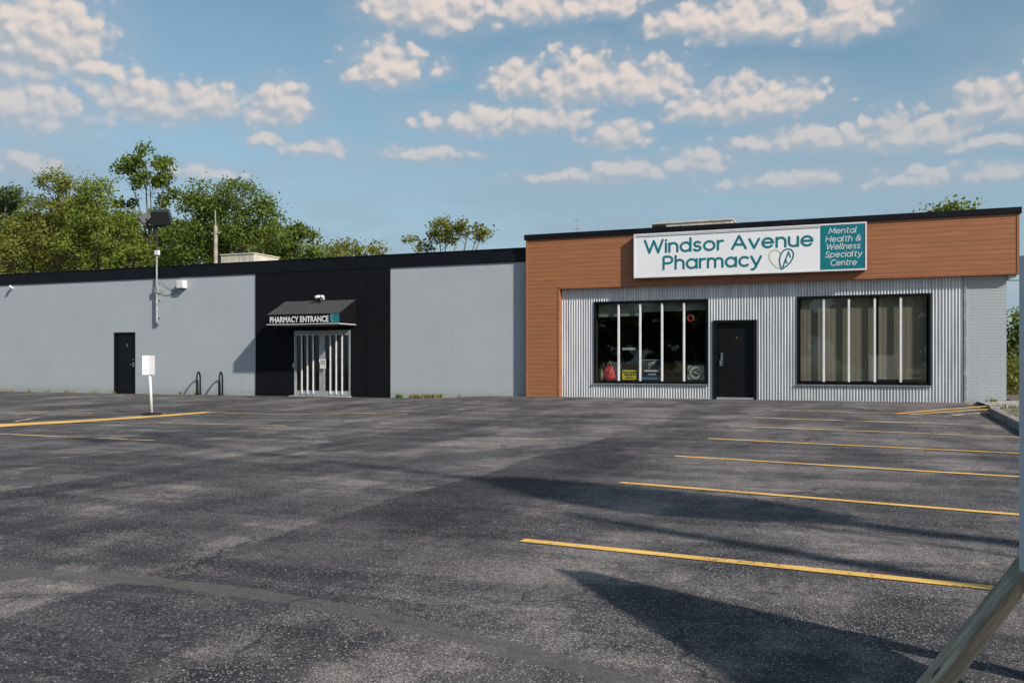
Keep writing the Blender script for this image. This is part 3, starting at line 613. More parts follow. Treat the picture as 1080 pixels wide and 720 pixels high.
# brown lapped boards
def boards(x0, x1, z0, z1):
    mb = MB(); bh = .125; z = z0; k0 = math.floor((z0+1.28)/bh)
    edges = [z0]+[k*bh-1.28 for k in range(k0+1, math.ceil((z1+1.28)/bh)) if k*bh-1.28 > z0+.01 and k*bh-1.28 < z1-.01]+[z1]
    for a, b in zip(edges, edges[1:]):
        g = .006
        mb.quad((x0, -.008, a+g), (x1, -.008, a+g), (x1, -.006, b), (x0, -.006, b)); mb.quad((x0, -.001, a), (x1, -.001, a), (x1, -.001, a+g), (x0, -.001, a+g))
        mb.quad((x0, -.001, a+g), (x1, -.001, a+g), (x1, -.008, a+g), (x0, -.008, a+g)); mb.quad((x0, -.006, b), (x1, -.006, b), (x1, -.001, b), (x0, -.001, b))
    return mb
mb = boards(XL+.06, XR-.06, ZB+.03, ZT); mb.v += []; 
b2 = boards(XL+.06, -8.15-.05, -.1, ZB+.03); mb.add(b2.v, b2.f)
mb.build('cladding', M['brown'], ph)
mb = MB()   # solid body behind the boards, soffit and returns
mb.box((XL, .006, ZB), (XR, .232, ZT)); mb.box((XL, .006, -.4), (-8.15, .232, ZB-.001)); mb.box((3.572, .234, ZB), (XR, 18.05, ZT))
mb.build('overhang', M['brown_trim'], ph)
mb = MB()
for a, b in (((XL-.005, -.018, -.4), (XL+.058, .24, ZT-.001)), ((XR-.058, -.018, ZB-.004), (XR+.006, .24, ZT-.001)), ((-8.2, -.018, -.4), (-8.142, .228, ZB-.006)), ((-8.14, -.016, ZB-.006), (XR-.06, .0, ZB+.028))): mb.box(a, b)
mb.build('trim', M['brown_trim'], ph, .004)
mb = MB(); mb.box((XL-.05, -.06, ZT), (XR+.05, .26, 4.875)); mb.box((XL-.05, .26, ZT), (XL+.25, 18.1, 4.875)); mb.box((XR-.25, .26, ZT), (XR+.05, 18.1, 4.875)); mb.box((XL+.25, 17.8, ZT), (XR-.25, 18.1, 4.875))
mb.build('roof_cap', M['black_metal'], ph, .006)
# corrugated sheet
def corrugated():
    mb = MB(); per = .0762; x = -8.13; x1 = 2.66; n = int((x1-x)/per*8); xs = [x+i*per/8 for i in range(n+1)]
    pr = lambda x: .198-.0175*math.cos(2*math.pi*(x+8.13)/per)
    holes = [W1, W2, DR]
    for a, b in zip(xs, xs[1:]):
        c = (a+b)/2; hs = [h for h in holes if h[0]-.0 < c < h[1]]; iv = [(-.15, ZB+.02)]
        for h in hs: iv = [q for (p0, p1) in iv for q in ((p0, h[2]), (h[3], p1)) if q[1]-q[0] > .01]
        for p0, p1 in iv: mb.quad((a, pr(a), p0), (b, pr(b), p0), (b, pr(b), p1), (a, pr(a), p1))
    return mb
corrugated().build('metal_siding', M['corr'], ph, 0, True)
mb = MB(); mb.box((2.64, .165, -.15), (2.70, .229, ZB-.003)); mb.build('edge_trim', M['galv'], ph, .003)
mb = MB(); mb.box((2.702, .20, -.4), (3.575, .232, ZB-.002)); mb.box((3.5751, .20, -.4), (3.60, 18.0, ZB-.002)); mb.build('brick_pier', M['brick'], ph)
def shop_window(h, mull, blinds):
    x0, x1, z0, z1 = h; t = .052
    mb = MB(); yb, yf = .33, .162
    mb.box((x0-.03, yf, z0-.03), (x1+.03, yb, z0+t-.03)); mb.box((x0-.03, yf, z1-t+.02), (x1+.03, yb, z1+.03)); mb.box((x0-.03, yf, z0+t-.03), (x0+t-.03, yb, z1-t+.02)); mb.box((x1-t+.03, yf, z0+t-.03), (x1+.03, yb, z1-t+.02))
    w = mb.build('window', M['black_frame'], ph, .004)
    mb = MB(); mb.box((x0-.06, .128, z0-.052), (x1+.06, .20, z0-.031)); mb.build('sill', M['galv'], w)
    ed = [x0+.04]+mull+[x1-.04]
    for m_ in mull:
        mb = MB(); mb.box((m_-.028, .20, z0+.045), (m_+.028, .262, z1-.055)); mb.build('mullion', M['white_metal'], w, .006)
    for i, (a, b) in enumerate(zip(ed, ed[1:])):
        mb = MB(); mb.box((a+.03, .252, z0+.04), (b-.03, .258, z1-.05)); mb.build('pane', M['glass'], w)
        if blinds == 'short':
            zz = z1-.05-[.36, .35, .24, .23, .22][i]; mb = MB(); mb.box((a+.03, .36, zz), (b-.03, .366, z1-.04)); mb.tube([(a+.03, .363, zz), (b-.03, .363, zz)], .012, 8); mb.build('blind', M['blind_short'], w)
        else:
            zz = z0+.075 if i < 3 else z0+.13; mb = MB(); n = 24; aa, bb = (a+.02 if i < 3 else a+(.09 if i == 3 else .02)), b-.02
            for k in range(n):
                u0, u1 = aa+(bb-aa)*k/n, aa+(bb-aa)*(k+1)/n; f0, f1 = .345+.002*math.sin(k*1.3+i), .345+.002*math.sin((k+1)*1.3+i)
                mb.quad((u0, f0, zz), (u1, f1, zz), (u1, f1, z1-.03), (u0, f0, z1-.03))
            mb.tube([(aa, .35, zz), (bb, .35, zz)], .012, 8); mb.build('blind', M['blind'], w)
    return w
w1m = [fx(p, .19) for p in (652.1, 674.8, 697.9, 721.1)]; w2m = [fx(p, .19) for p in (868.7, 895.2, 922.6, 950.0)]
shop_window(W1, w1m, 'short'); shop_window(W2, w2m, 'full')
# front door
x0, x1, z1 = DR[0], DR[1], DR[3]
mb = MB(); mb.box((x0-.01, .15, .0), (x0+.08, .40, z1)); mb.box((x1-.08, .15, .0), (x1+.01, .40, z1)); mb.box((x0-.01, .15, z1), (x1+.01, .40, z1+.035)); mb.box((x0+.08, .16, z1-.05), (x1-.08, .40, z1-.001))
fr = mb.build('door_frame', M['black_frame'], ph, .004)
mb = MB(); mb.box((x0+.085, .27, .055), (x1-.085, .32, z1-.055)); dr = mb.build('door', M['black_door'], ph, .004)
mb = MB(); mb.box((x0+.095, .26, .06), (x0+.60, .269, z1-.16)); mb.build('panel', M['black_frame'], dr, .003)
mb = MB(); hx = fx(760.2, .24); mb.box((hx-.035, .235, .93), (hx+.03, .259, 1.10)); mb.box((hx+.005, .225, 1.08), (hx+.05, .243, 1.30)); mb.tube([(hx-.02, .235, 1.02), (hx-.02, .19, 1.02), (hx+.075, .19, 1.0)], .011, 8); mb.tube([(hx+.04, .262, .95), (hx+.04, .225, .95)], .018, 10); mb.build('handle', M['steel'], dr, .004)
mb = MB(); kx = fx(777, .26); mb.tube([(kx, .268, 1.72), (kx, .245, 1.72)], .022, 12); mb.build('peephole', M['brass'], dr)
mb = MB(); mb.box((x0+.09, .05, -.02), (x1-.09, .27, .045)); mb.build('threshold', M['alu'], ph, .006)
# small vent cap under the overhang at the right corner
mb = MB(); mb.box((3.604, .05, ZB-.07), (3.80, .30, ZB-.012)); mb.build('vent_hood', M['galv'], ph, .006)

# fascia sign ------------------------------------------------------
sg = thing('shop_sign', 'long white illuminated-type box sign with teal lettering and a teal panel on the brown fascia', 'sign', (0, 0, 0))
sx0, sx1, sz0, sz1, sy = -5.85, .34, 3.43, 4.69, -.215
mb = MB(); mb.box((sx0+.012, sy+.03, sz0+.012), (sx1-.012, -.020, sz1-.012)); mb.build('cabinet', M['black_metal'], sg)
mb = MB(); t = .045
for a, b in (((sx0, sy, sz0), (sx1, sy+.05, sz0+t)), ((sx0, sy, sz1-t), (sx1, sy+.05, sz1)), ((sx0, sy, sz0+t), (sx0+t, sy+.05, sz1-t)), ((sx1-t, sy, sz0+t), (sx1, sy+.05, sz1-t))): mb.box(a, b)
mb.build('frame', M['white_metal'], sg, .004)
tx = fx(865, sy)
mb = MB(); mb.box((sx0+t, sy+.012, sz0+t), (tx, sy+.028, sz1-t)); mb.build('sign_face', M['sign_face'], sg)
mb = MB(); mb.box((tx+.001, sy+.010, sz0+t), (sx1-t-.015, sy+.028, sz1-t)); mb.build('teal_panel', M['teal_panel'], sg)
mb = MB(); mb.box((sx0+.06, sy-.004, sz1-.085), (tx-.01, sy+.011, sz1-.073)); mb.build('retainer', M['alu'], sg)
yl = sy+.009
def zat(px, py): return fac(px, py, sy)[1]
ch = zat(680, 253.7)-zat(680, 266.9)
mb = MB(); xa, xb = fx(680.2, sy), fx(856.8, sy); strokes_text(mb, 'Windsor Avenue', xa, zat(683, 266.6), ch*.97, xb-xa, yl, .066, 0, .21); mb.build('lettering', M['teal_ink'], sg); mb = MB()
xa, xb = fx(699.8, sy), fx(802.5, sy); strokes_text(mb, 'Pharmacy', xa, zat(700, 283.7), ch*.97, xb-xa, yl, .066, 0, .21); mb.build('lettering', M['teal_ink'], sg)
m1, m2 = MB(), MB(); lx, lz = fac(824.3, 273.3, sy); heart_logo(m1, m2, lx-.0, lz, .56, yl, .038); m1.build('leaf_emblem', M['lime_ink'], sg); m2.build('leaf_emblem', M['teal_ink'], sg)
for txt, pa, pb, py in (('Mental', 874.2, 904.0, 246.7), ('Health &', 870.8, 908.7, 255.4), ('Wellness', 871.2, 908.2, 263.4), ('Specialty', 870.2, 909.8, 271.6), ('Centre', 875.8, 904.2, 280.2)):
    mb = MB(); xa, xb = fx(pa, sy), fx(pb, sy); strokes_text(mb, txt, xa, zat(pa, py)+.005, .145, xb-xa-.03, sy+.007, .018, .18, .2); mb.build('lettering', M['white_ink'], sg)

# things in the left window ----------------------------------------
def poster(name, label, cat, pa, pb, ptop, pbot, Y, m, th=.006):
    x0, z1 = fac(pa, ptop, Y); x1, z0 = fac(pb, pbot, Y); z1 = fac((pa+pb)/2, ptop, Y)[1]; z0 = fac((pa+pb)/2, pbot, Y)[1]
    t_ = thing(name, label, cat, (x0, Y, z0)); mb = MB(); mb.box((0, 0, 0), (x1-x0, th, z1-z0)); mb.build('board', m, t_); return t_, x1-x0, z1-z0
def dashes(par, m, rows, y=-.002, name='lettering'):
    mb = MB(); random.seed(5)
    for (x0, x1, z, h) in rows:
        x = x0
        while x < x1:
            w = random.uniform(.6, 1.0)*h*.75; mb.box((x, y-.001, z), (min(x+w, x1), y, z+h*random.uniform(.8, 1))); x += w+h*.25
    return mb.build(name, m, par)
yw = .2625
t_, w, h = poster('notice_sign', 'yellow notice with dark lines of print low in the second pane', 'notice', 656.3, 671.8, 390.2, 400.2, yw, M['poster_yellow'])
dashes(t_, M['ink'], [(.05*w, .95*w, h*.68, .055), (.16*w, .86*w, h*.40, .07), (.22*w, .8*w, h*.12, .045)])
t_, w, h = poster('window_poster', 'dark poster with pale flag emblem and blue foot in the middle pane', 'poster', 677.2, 696.2, 379.2, 400.2, yw, M['poster_black'])
mb = MB(); mb.add([(.36*w, -.003, .62*h), (.60*w, -.003, .72*h), (.80*w, -.003, .95*h), (.42*w, -.003, .86*h)], [(0, 1, 2, 3)]); mb.add([(.36*w, -.003, .56*h), (.36*w, -.003, .86*h), (.44*w, -.003, .86*h), (.42*w, -.003, .58*h)], [(0, 3, 2, 1)]); mb.build('emblem', M['dim_ink'], t_)
mb = MB(); mb.box((.50*w, -.0042, .72*h), (.60*w, -.0032, .80*h)); mb.build('emblem', M['ink'], t_)
dashes(t_, M['white_ink'], [(.14*w, .92*w, h*.40, .05), (.33*w, .78*w, h*.24, .028)]); mb = MB(); mb.box((.0, -.003, 0), (w, -.001, .12*h)); mb.build('footer', M['poster_blue'], t_)
mb = MB(); mb.box((.0, -.004, h*.965), (w, -.001, h)); mb.build('header', M['dim_ink'], t_)
t_, w, h = poster('plaque', 'square grey plaque with round black emblem in the last pane', 'sign', 725.3, 742.6, 385.2, 400.2, yw, M['poster_grey'])
mb = MB()
def ringpts(r, n=28): return [(w/2+r*math.cos(2*math.pi*k/n), h/2+r*math.sin(2*math.pi*k/n)) for k in range(n+1)]
ribbon(mb, ringpts(.205), -.002, .03)
for pts_, sw_ in ((((.34, .62), (.46, .70), (.60, .74)), .05), (((.30, .48), (.40, .40), (.46, .30)), .055), (((.52, .56), (.64, .60), (.70, .50)), .05), (((.56, .38), (.60, .30), (.52, .26)), .045)): ribbon(mb, [(a*w, b*h) for a, b in pts_], -.002, sw_)
mb.build('emblem', M['ink'], t_)
t_, w, h = poster('strip_sign', 'narrow white strip sign hanging in the second pane above the yellow notice', 'sign', 656.2, 670.8, 366.6, 369.0, yw, M['dim_ink'])
mb = MB(); mb.tube([(0.02, .003, h), (.02, .003, 1.3)], .0015, 6); mb.tube([(w-.02, .003, h), (w-.02, .003, 1.3)], .0015, 6); mb.build('cord', M['wire'], t_)
rx, rz = fac(728.4, 335.4, .30); mb = MB(); mb.tube([(rx+.082*math.cos(2*math.pi*k/24), .30, rz+.082*math.sin(2*math.pi*k/24)) for k in range(24)], .016, 8, closed=True)
tag(mb.build('ring_sign', M['red'], None, 0, True), 'round red ring hung high in the last pane of the left window', 'sign')
# shelf with bag, bottle, papers
shl = thing('display_table', 'low dark table inside the left window carrying a red bag', 'table', (-6.65, .66, .012)); mb = MB(); mb.box((-.38, -.2, .46), (.55, .2, .50)); mb.build('tabletop', M['inside_floor'], shl)
for sx_ in (-.34, .5):
    for sy_ in (-.16, .16): mb = MB(); mb.box((sx_-.02, sy_-.02, 0), (sx_+.02, sy_+.02, .46)); mb.build('leg', M['black_frame'], shl)
bx = fx(643, .6); bg_ = thing('paper_bag', 'crumpled red carrier bag on the table behind the first pane', 'bag', (bx, .6, .512)); mb = MB(); random.seed(3); n = 14
rings = [(0, .16, .10), (.05, .19, .12), (.17, .19, .11), (.27, .17, .09), (.36, .13, .05), (.40, .12, .03)]
v = [(a*math.cos(2*math.pi*k/n)*random.uniform(.82, 1.1), b*math.sin(2*math.pi*k/n)*random.uniform(.8, 1.15), z+random.uniform(-.015, .015)) for z, a, b in rings for k in range(n)]
f = [(i*n+k, i*n+(k+1) % n, (i+1)*n+(k+1) % n, (i+1)*n+k) for i in range(len(rings)-1) for k in range(n)]+[tuple(range(n-1, -1, -1))]
mb.add(v, f); mb.build('bag_body', M['red'], bg_); mb = MB(); mb.tube([(-.07, 0, .38), (-.05, 0, .50), (.05, 0, .50), (.07, 0, .38)], .007, 6); mb.build('handle', M['cream'], bg_)
bx = fx(632.5, .5)+.04; mb = MB(); mb.tube([(bx, .56, .512), (bx, .56, .70), (bx, .56, .76), (bx, .56, .82)], [.05, .05, .02, .018], 12); tag(mb.build('bottle', M['cream'], None, 0, True), 'cream plastic bottle in the left corner of the shop window', 'bottle')
bx = fx(646, .7); pb = thing('folder_stack', 'grey folders standing upright behind the red bag', 'folders', (bx-.15, .80, .512)); random.seed(8)
for k in range(3): mb = MB(); mb.box((.13*k, .0, 0), (.13*k+.12, .05, .56-.03*k)); mb.build('folder', M['grey_card'], pb, .006)
# shop counter and shelves deep inside, dim
ct = thing('shop_counter', 'plain counter standing in the dim shop interior', 'counter', (-5.2, 3.6, .014)); mb = MB(); mb.box((-1.3, -.3, 0), (1.3, .3, .95)); mb.build('body', M['cardboard'], ct, .01); mb = MB(); mb.box((-1.36, -.36, .951), (1.36, .36, 1.0)); mb.build('worktop', M['grey_card'], ct, .008)

# ------------------------------------------------------------------ grey wing (left)
YW = .22
gw = thing('storefront_wing', 'long low grey painted block building with black fascia and black entrance bay', 'building', (0, 0, 0))
E0, E1, EZ1 = -17.68, -15.48, 2.10; SD = (-25.70, -24.68, -.45, 2.15)
BL, BR = -19.28, -13.99
XW = -40.
wall_cells(MB(), BR, XL+.02, -.5, 4.12, YW, YW+.2, []).build('wall', M['block'], gw)
mb = wall_cells(MB(), XW, BL, -.5, 4.12, YW, YW+.2, [(SD[0], SD[1], -.49, SD[3])])
mb.box((XW, YW+.2, -.5), (XW+.2, 18, 4.12)); mb.box((XW+.2, 17.8, -.5), (XL, 18, 4.12)); mb.build('wall', M['block'], gw)
mb = wall_cells(MB(), BL+.001, BR-.001, -.5, 4.12, YW-.03, YW+.2, [(E0, E1, -.49, EZ1)]); mb.build('entrance_wall', M['black_wall'], gw)
for x in (fx(291.5, YW-.04), fx(387, YW-.04)): mb = MB(); mb.box((x-.02, YW-.045, -.1), (x+.02, YW-.031, 4.08)); mb.build('cover_strip', M['black_metal'], gw, .004)
mb = MB(); mb.box((XW+.1, YW+.1, 4.13), (XL-.01, 17.9, 4.2)); mb.build('roof', M['gravel_roof'], gw)
mb = MB(); mb.box((XW-.05, YW-.042, 4.10), (XL-.006, YW+.12, 4.50)); mb.box((XW-.05, YW-.06, 4.50), (XL-.006, YW+.16, 4.53)); mb.build('fascia', M['black_metal'], gw, .005)
mb = MB(); mb.box((XW+.3, YW+.25, -.3), (XL-.1, 6, .0)); mb.build('interior_floor', M['inside_floor'], gw)
mb = MB(); mb.box((-19.4, 4.6, .01), (-13.5, 4.7, 3.2)); mb.box((-19.45, YW+.22, .01), (-19.40, 4.7, 3.2)); mb.box((-13.5, YW+.22, .01), (-13.45, 4.7, 3.2)); mb.box((-19.4, YW+.22, 3.2), (-13.5, 4.7, 3.25)); mb.build('interior_partition', M['inside_wall'], gw)
# side door
mb = MB(); x0, x1, z1 = SD[0], SD[1], SD[3]; zf = gz(-25, 0)
mb.box((x0+.05, YW+.05, zf+.02), (x1-.05, YW+.10, z1-.05)); sdo = mb.build('door', M['black_door'], gw, .004)
mb = MB(); mb.box((x0, YW-.012, zf), (x0+.05, YW+.19, z1)); mb.box((x1-.05, YW-.012, zf), (x1, YW+.19, z1)); mb.box((x0+.05, YW-.012, z1-.05), (x1-.05, YW+.19, z1)); mb.build('door_frame', M['black_frame'], gw, .004)
mb = MB(); hx = x1-.13; mb.box((hx-.03, YW+.035, .88), (hx+.03, YW+.049, 1.04)); mb.tube([(hx, YW+.04, .95), (hx, YW-.01, .95), (hx-.12, YW-.01, .95)], .012, 8); mb.tube([(hx, YW+.045, 1.14), (hx, YW+.015, 1.14)], .022, 12); mb.build('handle', M['steel'], sdo)
mb = MB(); hx = fx(133, YW); mb.box((hx-.03, YW+.035, 1.62), (hx+.03, YW+.049, 1.72)); mb.build('door_plate', M['brass'], sdo)
# glazed entrance doors with bars
ez0 = -.10
mb = MB(); mb.box((E0, YW-.045, ez0), (E0+.045, YW+.06, EZ1)); mb.box((E1-.045, YW-.045, ez0), (E1, YW+.06, EZ1)); mb.box((E0+.045, YW-.045, EZ1-.075), (E1-.045, YW+.06, EZ1)); mb.build('door_frame', M['alu'], gw, .005)
mb = MB(); mb.box((E0-.05, YW-.30, ez0-.06), (E1+.05, YW+.3, ez0+.012)); mb.build('threshold', M['concrete'], gw, .01)
em = (E0+E1)/2
for k, (a, b) in enumerate(((E0+.05, em-.004), (em+.004, E1-.05))):
    mb = MB(); y0, y1 = YW-.03, YW+.02; za, zb = ez0+.02, EZ1-.08; s = .105
    mb.box((a, y0, za), (b, y1, za+.16)); mb.box((a, y0, zb-.08), (b, y1, zb)); mb.box((a, y0, za+.16), (a+(s if k else .03), y1, zb-.08)); mb.box((b-(.03 if k else s), y0, za+.16), (b, y1, zb-.08))
    d_ = mb.build('glazed_door', M['alu'], gw, .004)
    mb = MB(); mb.box((a+.04, YW-.008, za+.15), (b-.04, YW-.002, zb-.07)); mb.build('pane', M['glass_dark'], d_)
    for q in (1, 2, 3):
        xa_, xb_ = a+(s if k else .03), b-(.03 if k else s); x = xa_+(xb_-xa_)*q/4; mb = MB(); mb.box((x-.026, YW-.06, za+.05), (x+.026, YW-.034, zb-.02)); mb.build('bar', M['white_metal'], d_, .005)
    mb = MB(); hx = b-.04 if k == 0 else a+.04; mb.tube([(hx, YW-.03, .82), (hx, YW-.10, .84), (hx, YW-.10, 1.16), (hx, YW-.03, 1.18)], .014, 8); mb.build('handle', M['steel'], d_, 0, True)
x_, z_ = fac(341, 383.5, YW-.1); nt_ = thing('door_notice', 'white paper notice taped where the glazed entrance doors meet', 'notice', (x_, YW-.115, z_)); mb = MB(); mb.box((-.12, 0, -.16), (.11, .004, .16)); mb.build('sheet', M['paper'], nt_); dashes(nt_, M['ink'], [(-.09, .09, .08, .02), (-.09, .08, .03, .02), (-.09, .07, -.02, .02)], -.001)
mb = MB(); x_, z_ = fac(310.0, 386, YW-.06); mb.box((x_-.05, YW-.075, z_-.05), (x_+.03, YW-.046, z_+.10)); tag(mb.build('door_buzzer', M['galv'], None, .004), 'small grey buzzer box on the left jamb of the glazed entrance', 'buzzer')
for k, (px_, wd, hh, lab) in enumerate(((317.5, .36, .62, 'taller brown box inside the glazed doors at far left'), (326, .34, .48, 'lower tan box inside the glazed doors, right of the taller one'))):
    x_ = fx(px_, .8); b_ = thing('cardboard_box', lab, 'box', (x_, .80, .012)); mb = MB(); mb.box((-wd/2, -.15, 0), (wd/2, .15, hh)); mb.build('box_body', M['cardboard'], b_, .006); mb = MB(); mb.box((-wd/2-.002, -.03, hh+.001), (wd/2+.002, .03, hh+.004)); mb.box((-.03, -.153, 0.02), (.03, -.151, hh)); mb.build('tape', M['cream'], b_)
# awning
aw = thing('awning', 'charcoal sloped fabric awning over the black entrance bay, lettered PHARMACY ENTRANCE', 'awning', (0, 0, 0))
ax0, ax1, ya, yb = -18.06, -15.27, YW-.035, -.82; zt, zm, zl = 3.10, 2.60, 2.27
mb = MB(); n = 12
for i in range(n):
    u0, u1 = ax0+(ax1-ax0)*i/n, ax0+(ax1-ax0)*(i+1)/n
    for j in range(4):
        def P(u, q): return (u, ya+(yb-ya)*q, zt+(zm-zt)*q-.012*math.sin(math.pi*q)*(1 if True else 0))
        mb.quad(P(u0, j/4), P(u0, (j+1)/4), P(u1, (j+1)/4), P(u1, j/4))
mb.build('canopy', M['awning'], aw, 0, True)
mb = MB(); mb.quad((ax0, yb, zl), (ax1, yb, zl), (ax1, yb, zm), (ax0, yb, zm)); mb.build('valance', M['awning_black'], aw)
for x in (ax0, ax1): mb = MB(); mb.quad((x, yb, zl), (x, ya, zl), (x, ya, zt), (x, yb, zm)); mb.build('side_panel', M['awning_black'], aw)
mb = MB(); rr = .013; mb.tube([(ax0, yb, zl), (ax1, yb, zl), (ax1, ya, zl), (ax0, ya, zl)], rr, 8, closed=True); mb.tube([(ax0+.02, yb+.02, zm-.01), (ax1-.02, yb+.02, zm-.01)], rr, 8); mb.build('frame', M['white_metal'], aw)
xa, xb = fx(284.7, yb), fx(346.5, yb); font_text('lettering', 'PHARMACY ENTRANCE', M['white_ink'], aw, xa, xb, zl+.06, zl+.26, yb-.004, .028)
xa, xb = fx(348.2, yb), fx(357.8, yb); mb = MB(); mb.box((xa, yb-.004, zl+.03), (xb, yb-.002, zm-.02)); mb.build('emblem_patch', M['teal_ink'], aw)
m1, m2 = MB(), MB(); heart_logo(m1, m2, (xa+xb)/2-.02, zl+.17, .22, yb-.006, .02); m1.build('leaf_emblem', M['lime_ink'], aw); m2.build('leaf_emblem', M['poster_blue'], aw)
# camera over the awning, camera at far left
def sec_cam(px_, py_, Y, label, s=1.):
    x, z = fac(px_, py_, Y-.1); t_ = thing('security_camera', label, 'camera', (x, Y, z)); mb = MB(); mb.box((-.05*s, -.12*s, -.05*s), (.05*s, 0, .02*s)); mb.tube([(0, -.10*s, -.02*s), (0, -.14*s, -.09*s)], .03*s, 10); mb.build('bracket', M['white_metal'], t_)
    for sg_ in ((-1, 1) if s > .9 else (1,)):
        mb = MB(); mb.tube([(0, -.13*s, .03*s), (sg_*.08*s, -.19*s, .035*s), (sg_*.15*s, -.26*s, -.0*s)], [.045*s, .055*s, .055*s], 12); mb.build('camera_body', M['white_metal'], t_, 0, True)
sec_cam(339.3, 314, YW-.03, 'small white twin-head camera above the awning on the black bay')
sec_cam(11, 303, YW, 'tiny grey-white camera near the fascia at the far left of the grey wall', .85)
# ------------------------------------------------------------------ wall kit
wb = thing('wall_light', 'square white box light high on the grey wall beside the floodlight mast', 'light', (fx(191.8, YW-.1), YW, fac(191.8, 300.3, YW-.1)[1])); mb = MB()
mb.box((-.15, -.22, -.13), (.15, 0, .15)); mb.build('housing', M['white_metal'], wb, .02); mb = MB(); mb.box((-.12, -.19, -.145), (.12, -.03, -.132)); mb.build('lens', M['lens'], wb)
ms = thing('floodlight_mast', 'slim metal mast fixed to the grey wall with two dark floodlights on top', 'floodlight', (fx(165.3, YW-.1), YW-.10, 0))
mb = MB(); mb.tube([(0, 0, 2.50), (0, 0, 3.95)], .045, 12); mb.tube([(0, 0, 3.95), (0, 0, 4.9)], .034, 10); mb.build('lower_tube', M['galv'], ms)
mb = MB(); mb.tube([(0, 0, 4.9), (.0, 0, 5.95)], .026, 10); mb.build('pole', M['lamp_body'], ms)
mb = MB(); mb.box((-.09, -.07, 3.55), (.09, .08, 3.76)); mb.build('junction_box', M['galv'], ms, .01)
mb = MB(); mb.box((-.06, -.06, 4.93), (.11, .05, 5.10)); mb.build('junction_box', M['white_metal'], ms, .01)
mb = MB(); mb.tube([(0, 0, 2.50), (0, .06, 2.42)], .05, 10); mb.build('elbow', M['galv'], ms)
for z_ in (2.66, 3.30): mb = MB(); mb.box((-.08, .02, z_), (.08, .098, z_+.04)); mb.build('clamp', M['galv'], ms)
mb = MB(); mb.tube([(.08, .03, 3.70), (.3, .08, 3.46), (.7, .08, 3.50), (1.0, .06, 3.80)], .008, 6); mb.tube([(.05, .03, 4.1), (.4, .08, 3.75), (1.0, .08, 3.5)], .005, 6); mb.build('conduit', M['wire'], ms)
mb = MB(); mb.tube([(-.42, 0, 5.97), (.42, 0, 5.97)], .03, 10); mb.tube([(-.42, 0, 5.97), (-.42, 0, 6.2)], .025, 8); mb.tube([(.35, 0, 5.97), (.35, 0, 6.15)], .025, 8); mb.build('cross_arm', M['lamp_body'], ms)
def flood(parent, loc, rz, rx, s=1.):
    mtx = Matrix.Translation(loc) @ Matrix.Rotation(rz, 4, 'Z') @ Matrix.Rotation(rx, 4, 'X')
    mb = MB(); w, h = .34*s, .25*s
    v = [(-w, -.05, -h), (w, -.05, -h), (w, -.05, h), (-w, -.05, h), (-w*.75, .40*s, -h*.5), (w*.75, .40*s, -h*.5), (w*.78, .34*s, h*.75), (-w*.78, .34*s, h*.75), (-w*1.04, -.10, -h*1.06), (w*1.04, -.10, -h*1.06), (w*1.04, -.10, h*1.06), (-w*1.04, -.10, h*1.06)]
    mb.add([mtx @ Vector(p) for p in v], [(4, 7, 6, 5), (0, 4, 5, 1), (1, 5, 6, 2), (2, 6, 7, 3), (3, 7, 4, 0), (8, 0, 1, 9), (9, 1, 2, 10), (10, 2, 3, 11), (11, 3, 0, 8)]); o = mb.build('floodlight', M['lamp_body'], parent, .015)
    mb = MB(); mb.add([mtx @ Vector(p) for p in ((-w*.98, -.092, -h), (w*.98, -.092, -h), (w*.98, -.092, h), (-w*.98, -.092, h))], [(0, 1, 2, 3)]); mb.build('lens', M['lens'], o)
    mb = MB(); mb.tube([mtx @ Vector((-w*1.08, .08, 0)), mtx @ Vector((-w*1.08, .08, -h*1.5)), mtx @ Vector((w*1.08, .08, -h*1.5)), mtx @ Vector((w*1.08, .08, 0))], .016, 6); mb.build('yoke', M['lamp_body'], o)
flood(ms, Vector((.36, -.16, 6.26)), R(22), R(34), .92); flood(ms, Vector((-.54, -.05, 6.20)), R(-46), R(38), .84)
# bike racks
def rack(px_):
    x, y = fx(px_, .0), -.10; z = gz(x, y); t_ = thing('bike_rack', '', 'bike rack', (x, y, z)); a, h = .25, .80
    pts = [(0, -a, 0), (0, -a, h-.35)]+[(0, -a*math.cos(R(q)), h-.25+.25*math.sin(R(q))) for q in range(15, 180, 15)]+[(0, a, h-.35), (0, a, 0)]
    mb = MB(); mb.tube(pts, .029, 10); mb.build('hoop', M['rubber'], t_, 0, True)
    for s in (-1, 1): mb = MB(); mb.tube([(0, s*a, -.01), (0, s*a, .012)], .075, 14); mb.build('foot_plate', M['rubber'], t_)
    t_.rotation_euler.z = R(28)
    return t_
r1 = rack(211.5); r1['label'] = 'black hoop bike rack nearer the side door'; r1['group'] = 'bike racks by the grey wall'
r2 = copy_tree(r1); r2.location.x = fx(235, 0); r2.location.z = gz(r2.location.x, -.16); r2['label'] = 'black hoop bike rack nearer the black entrance bay'
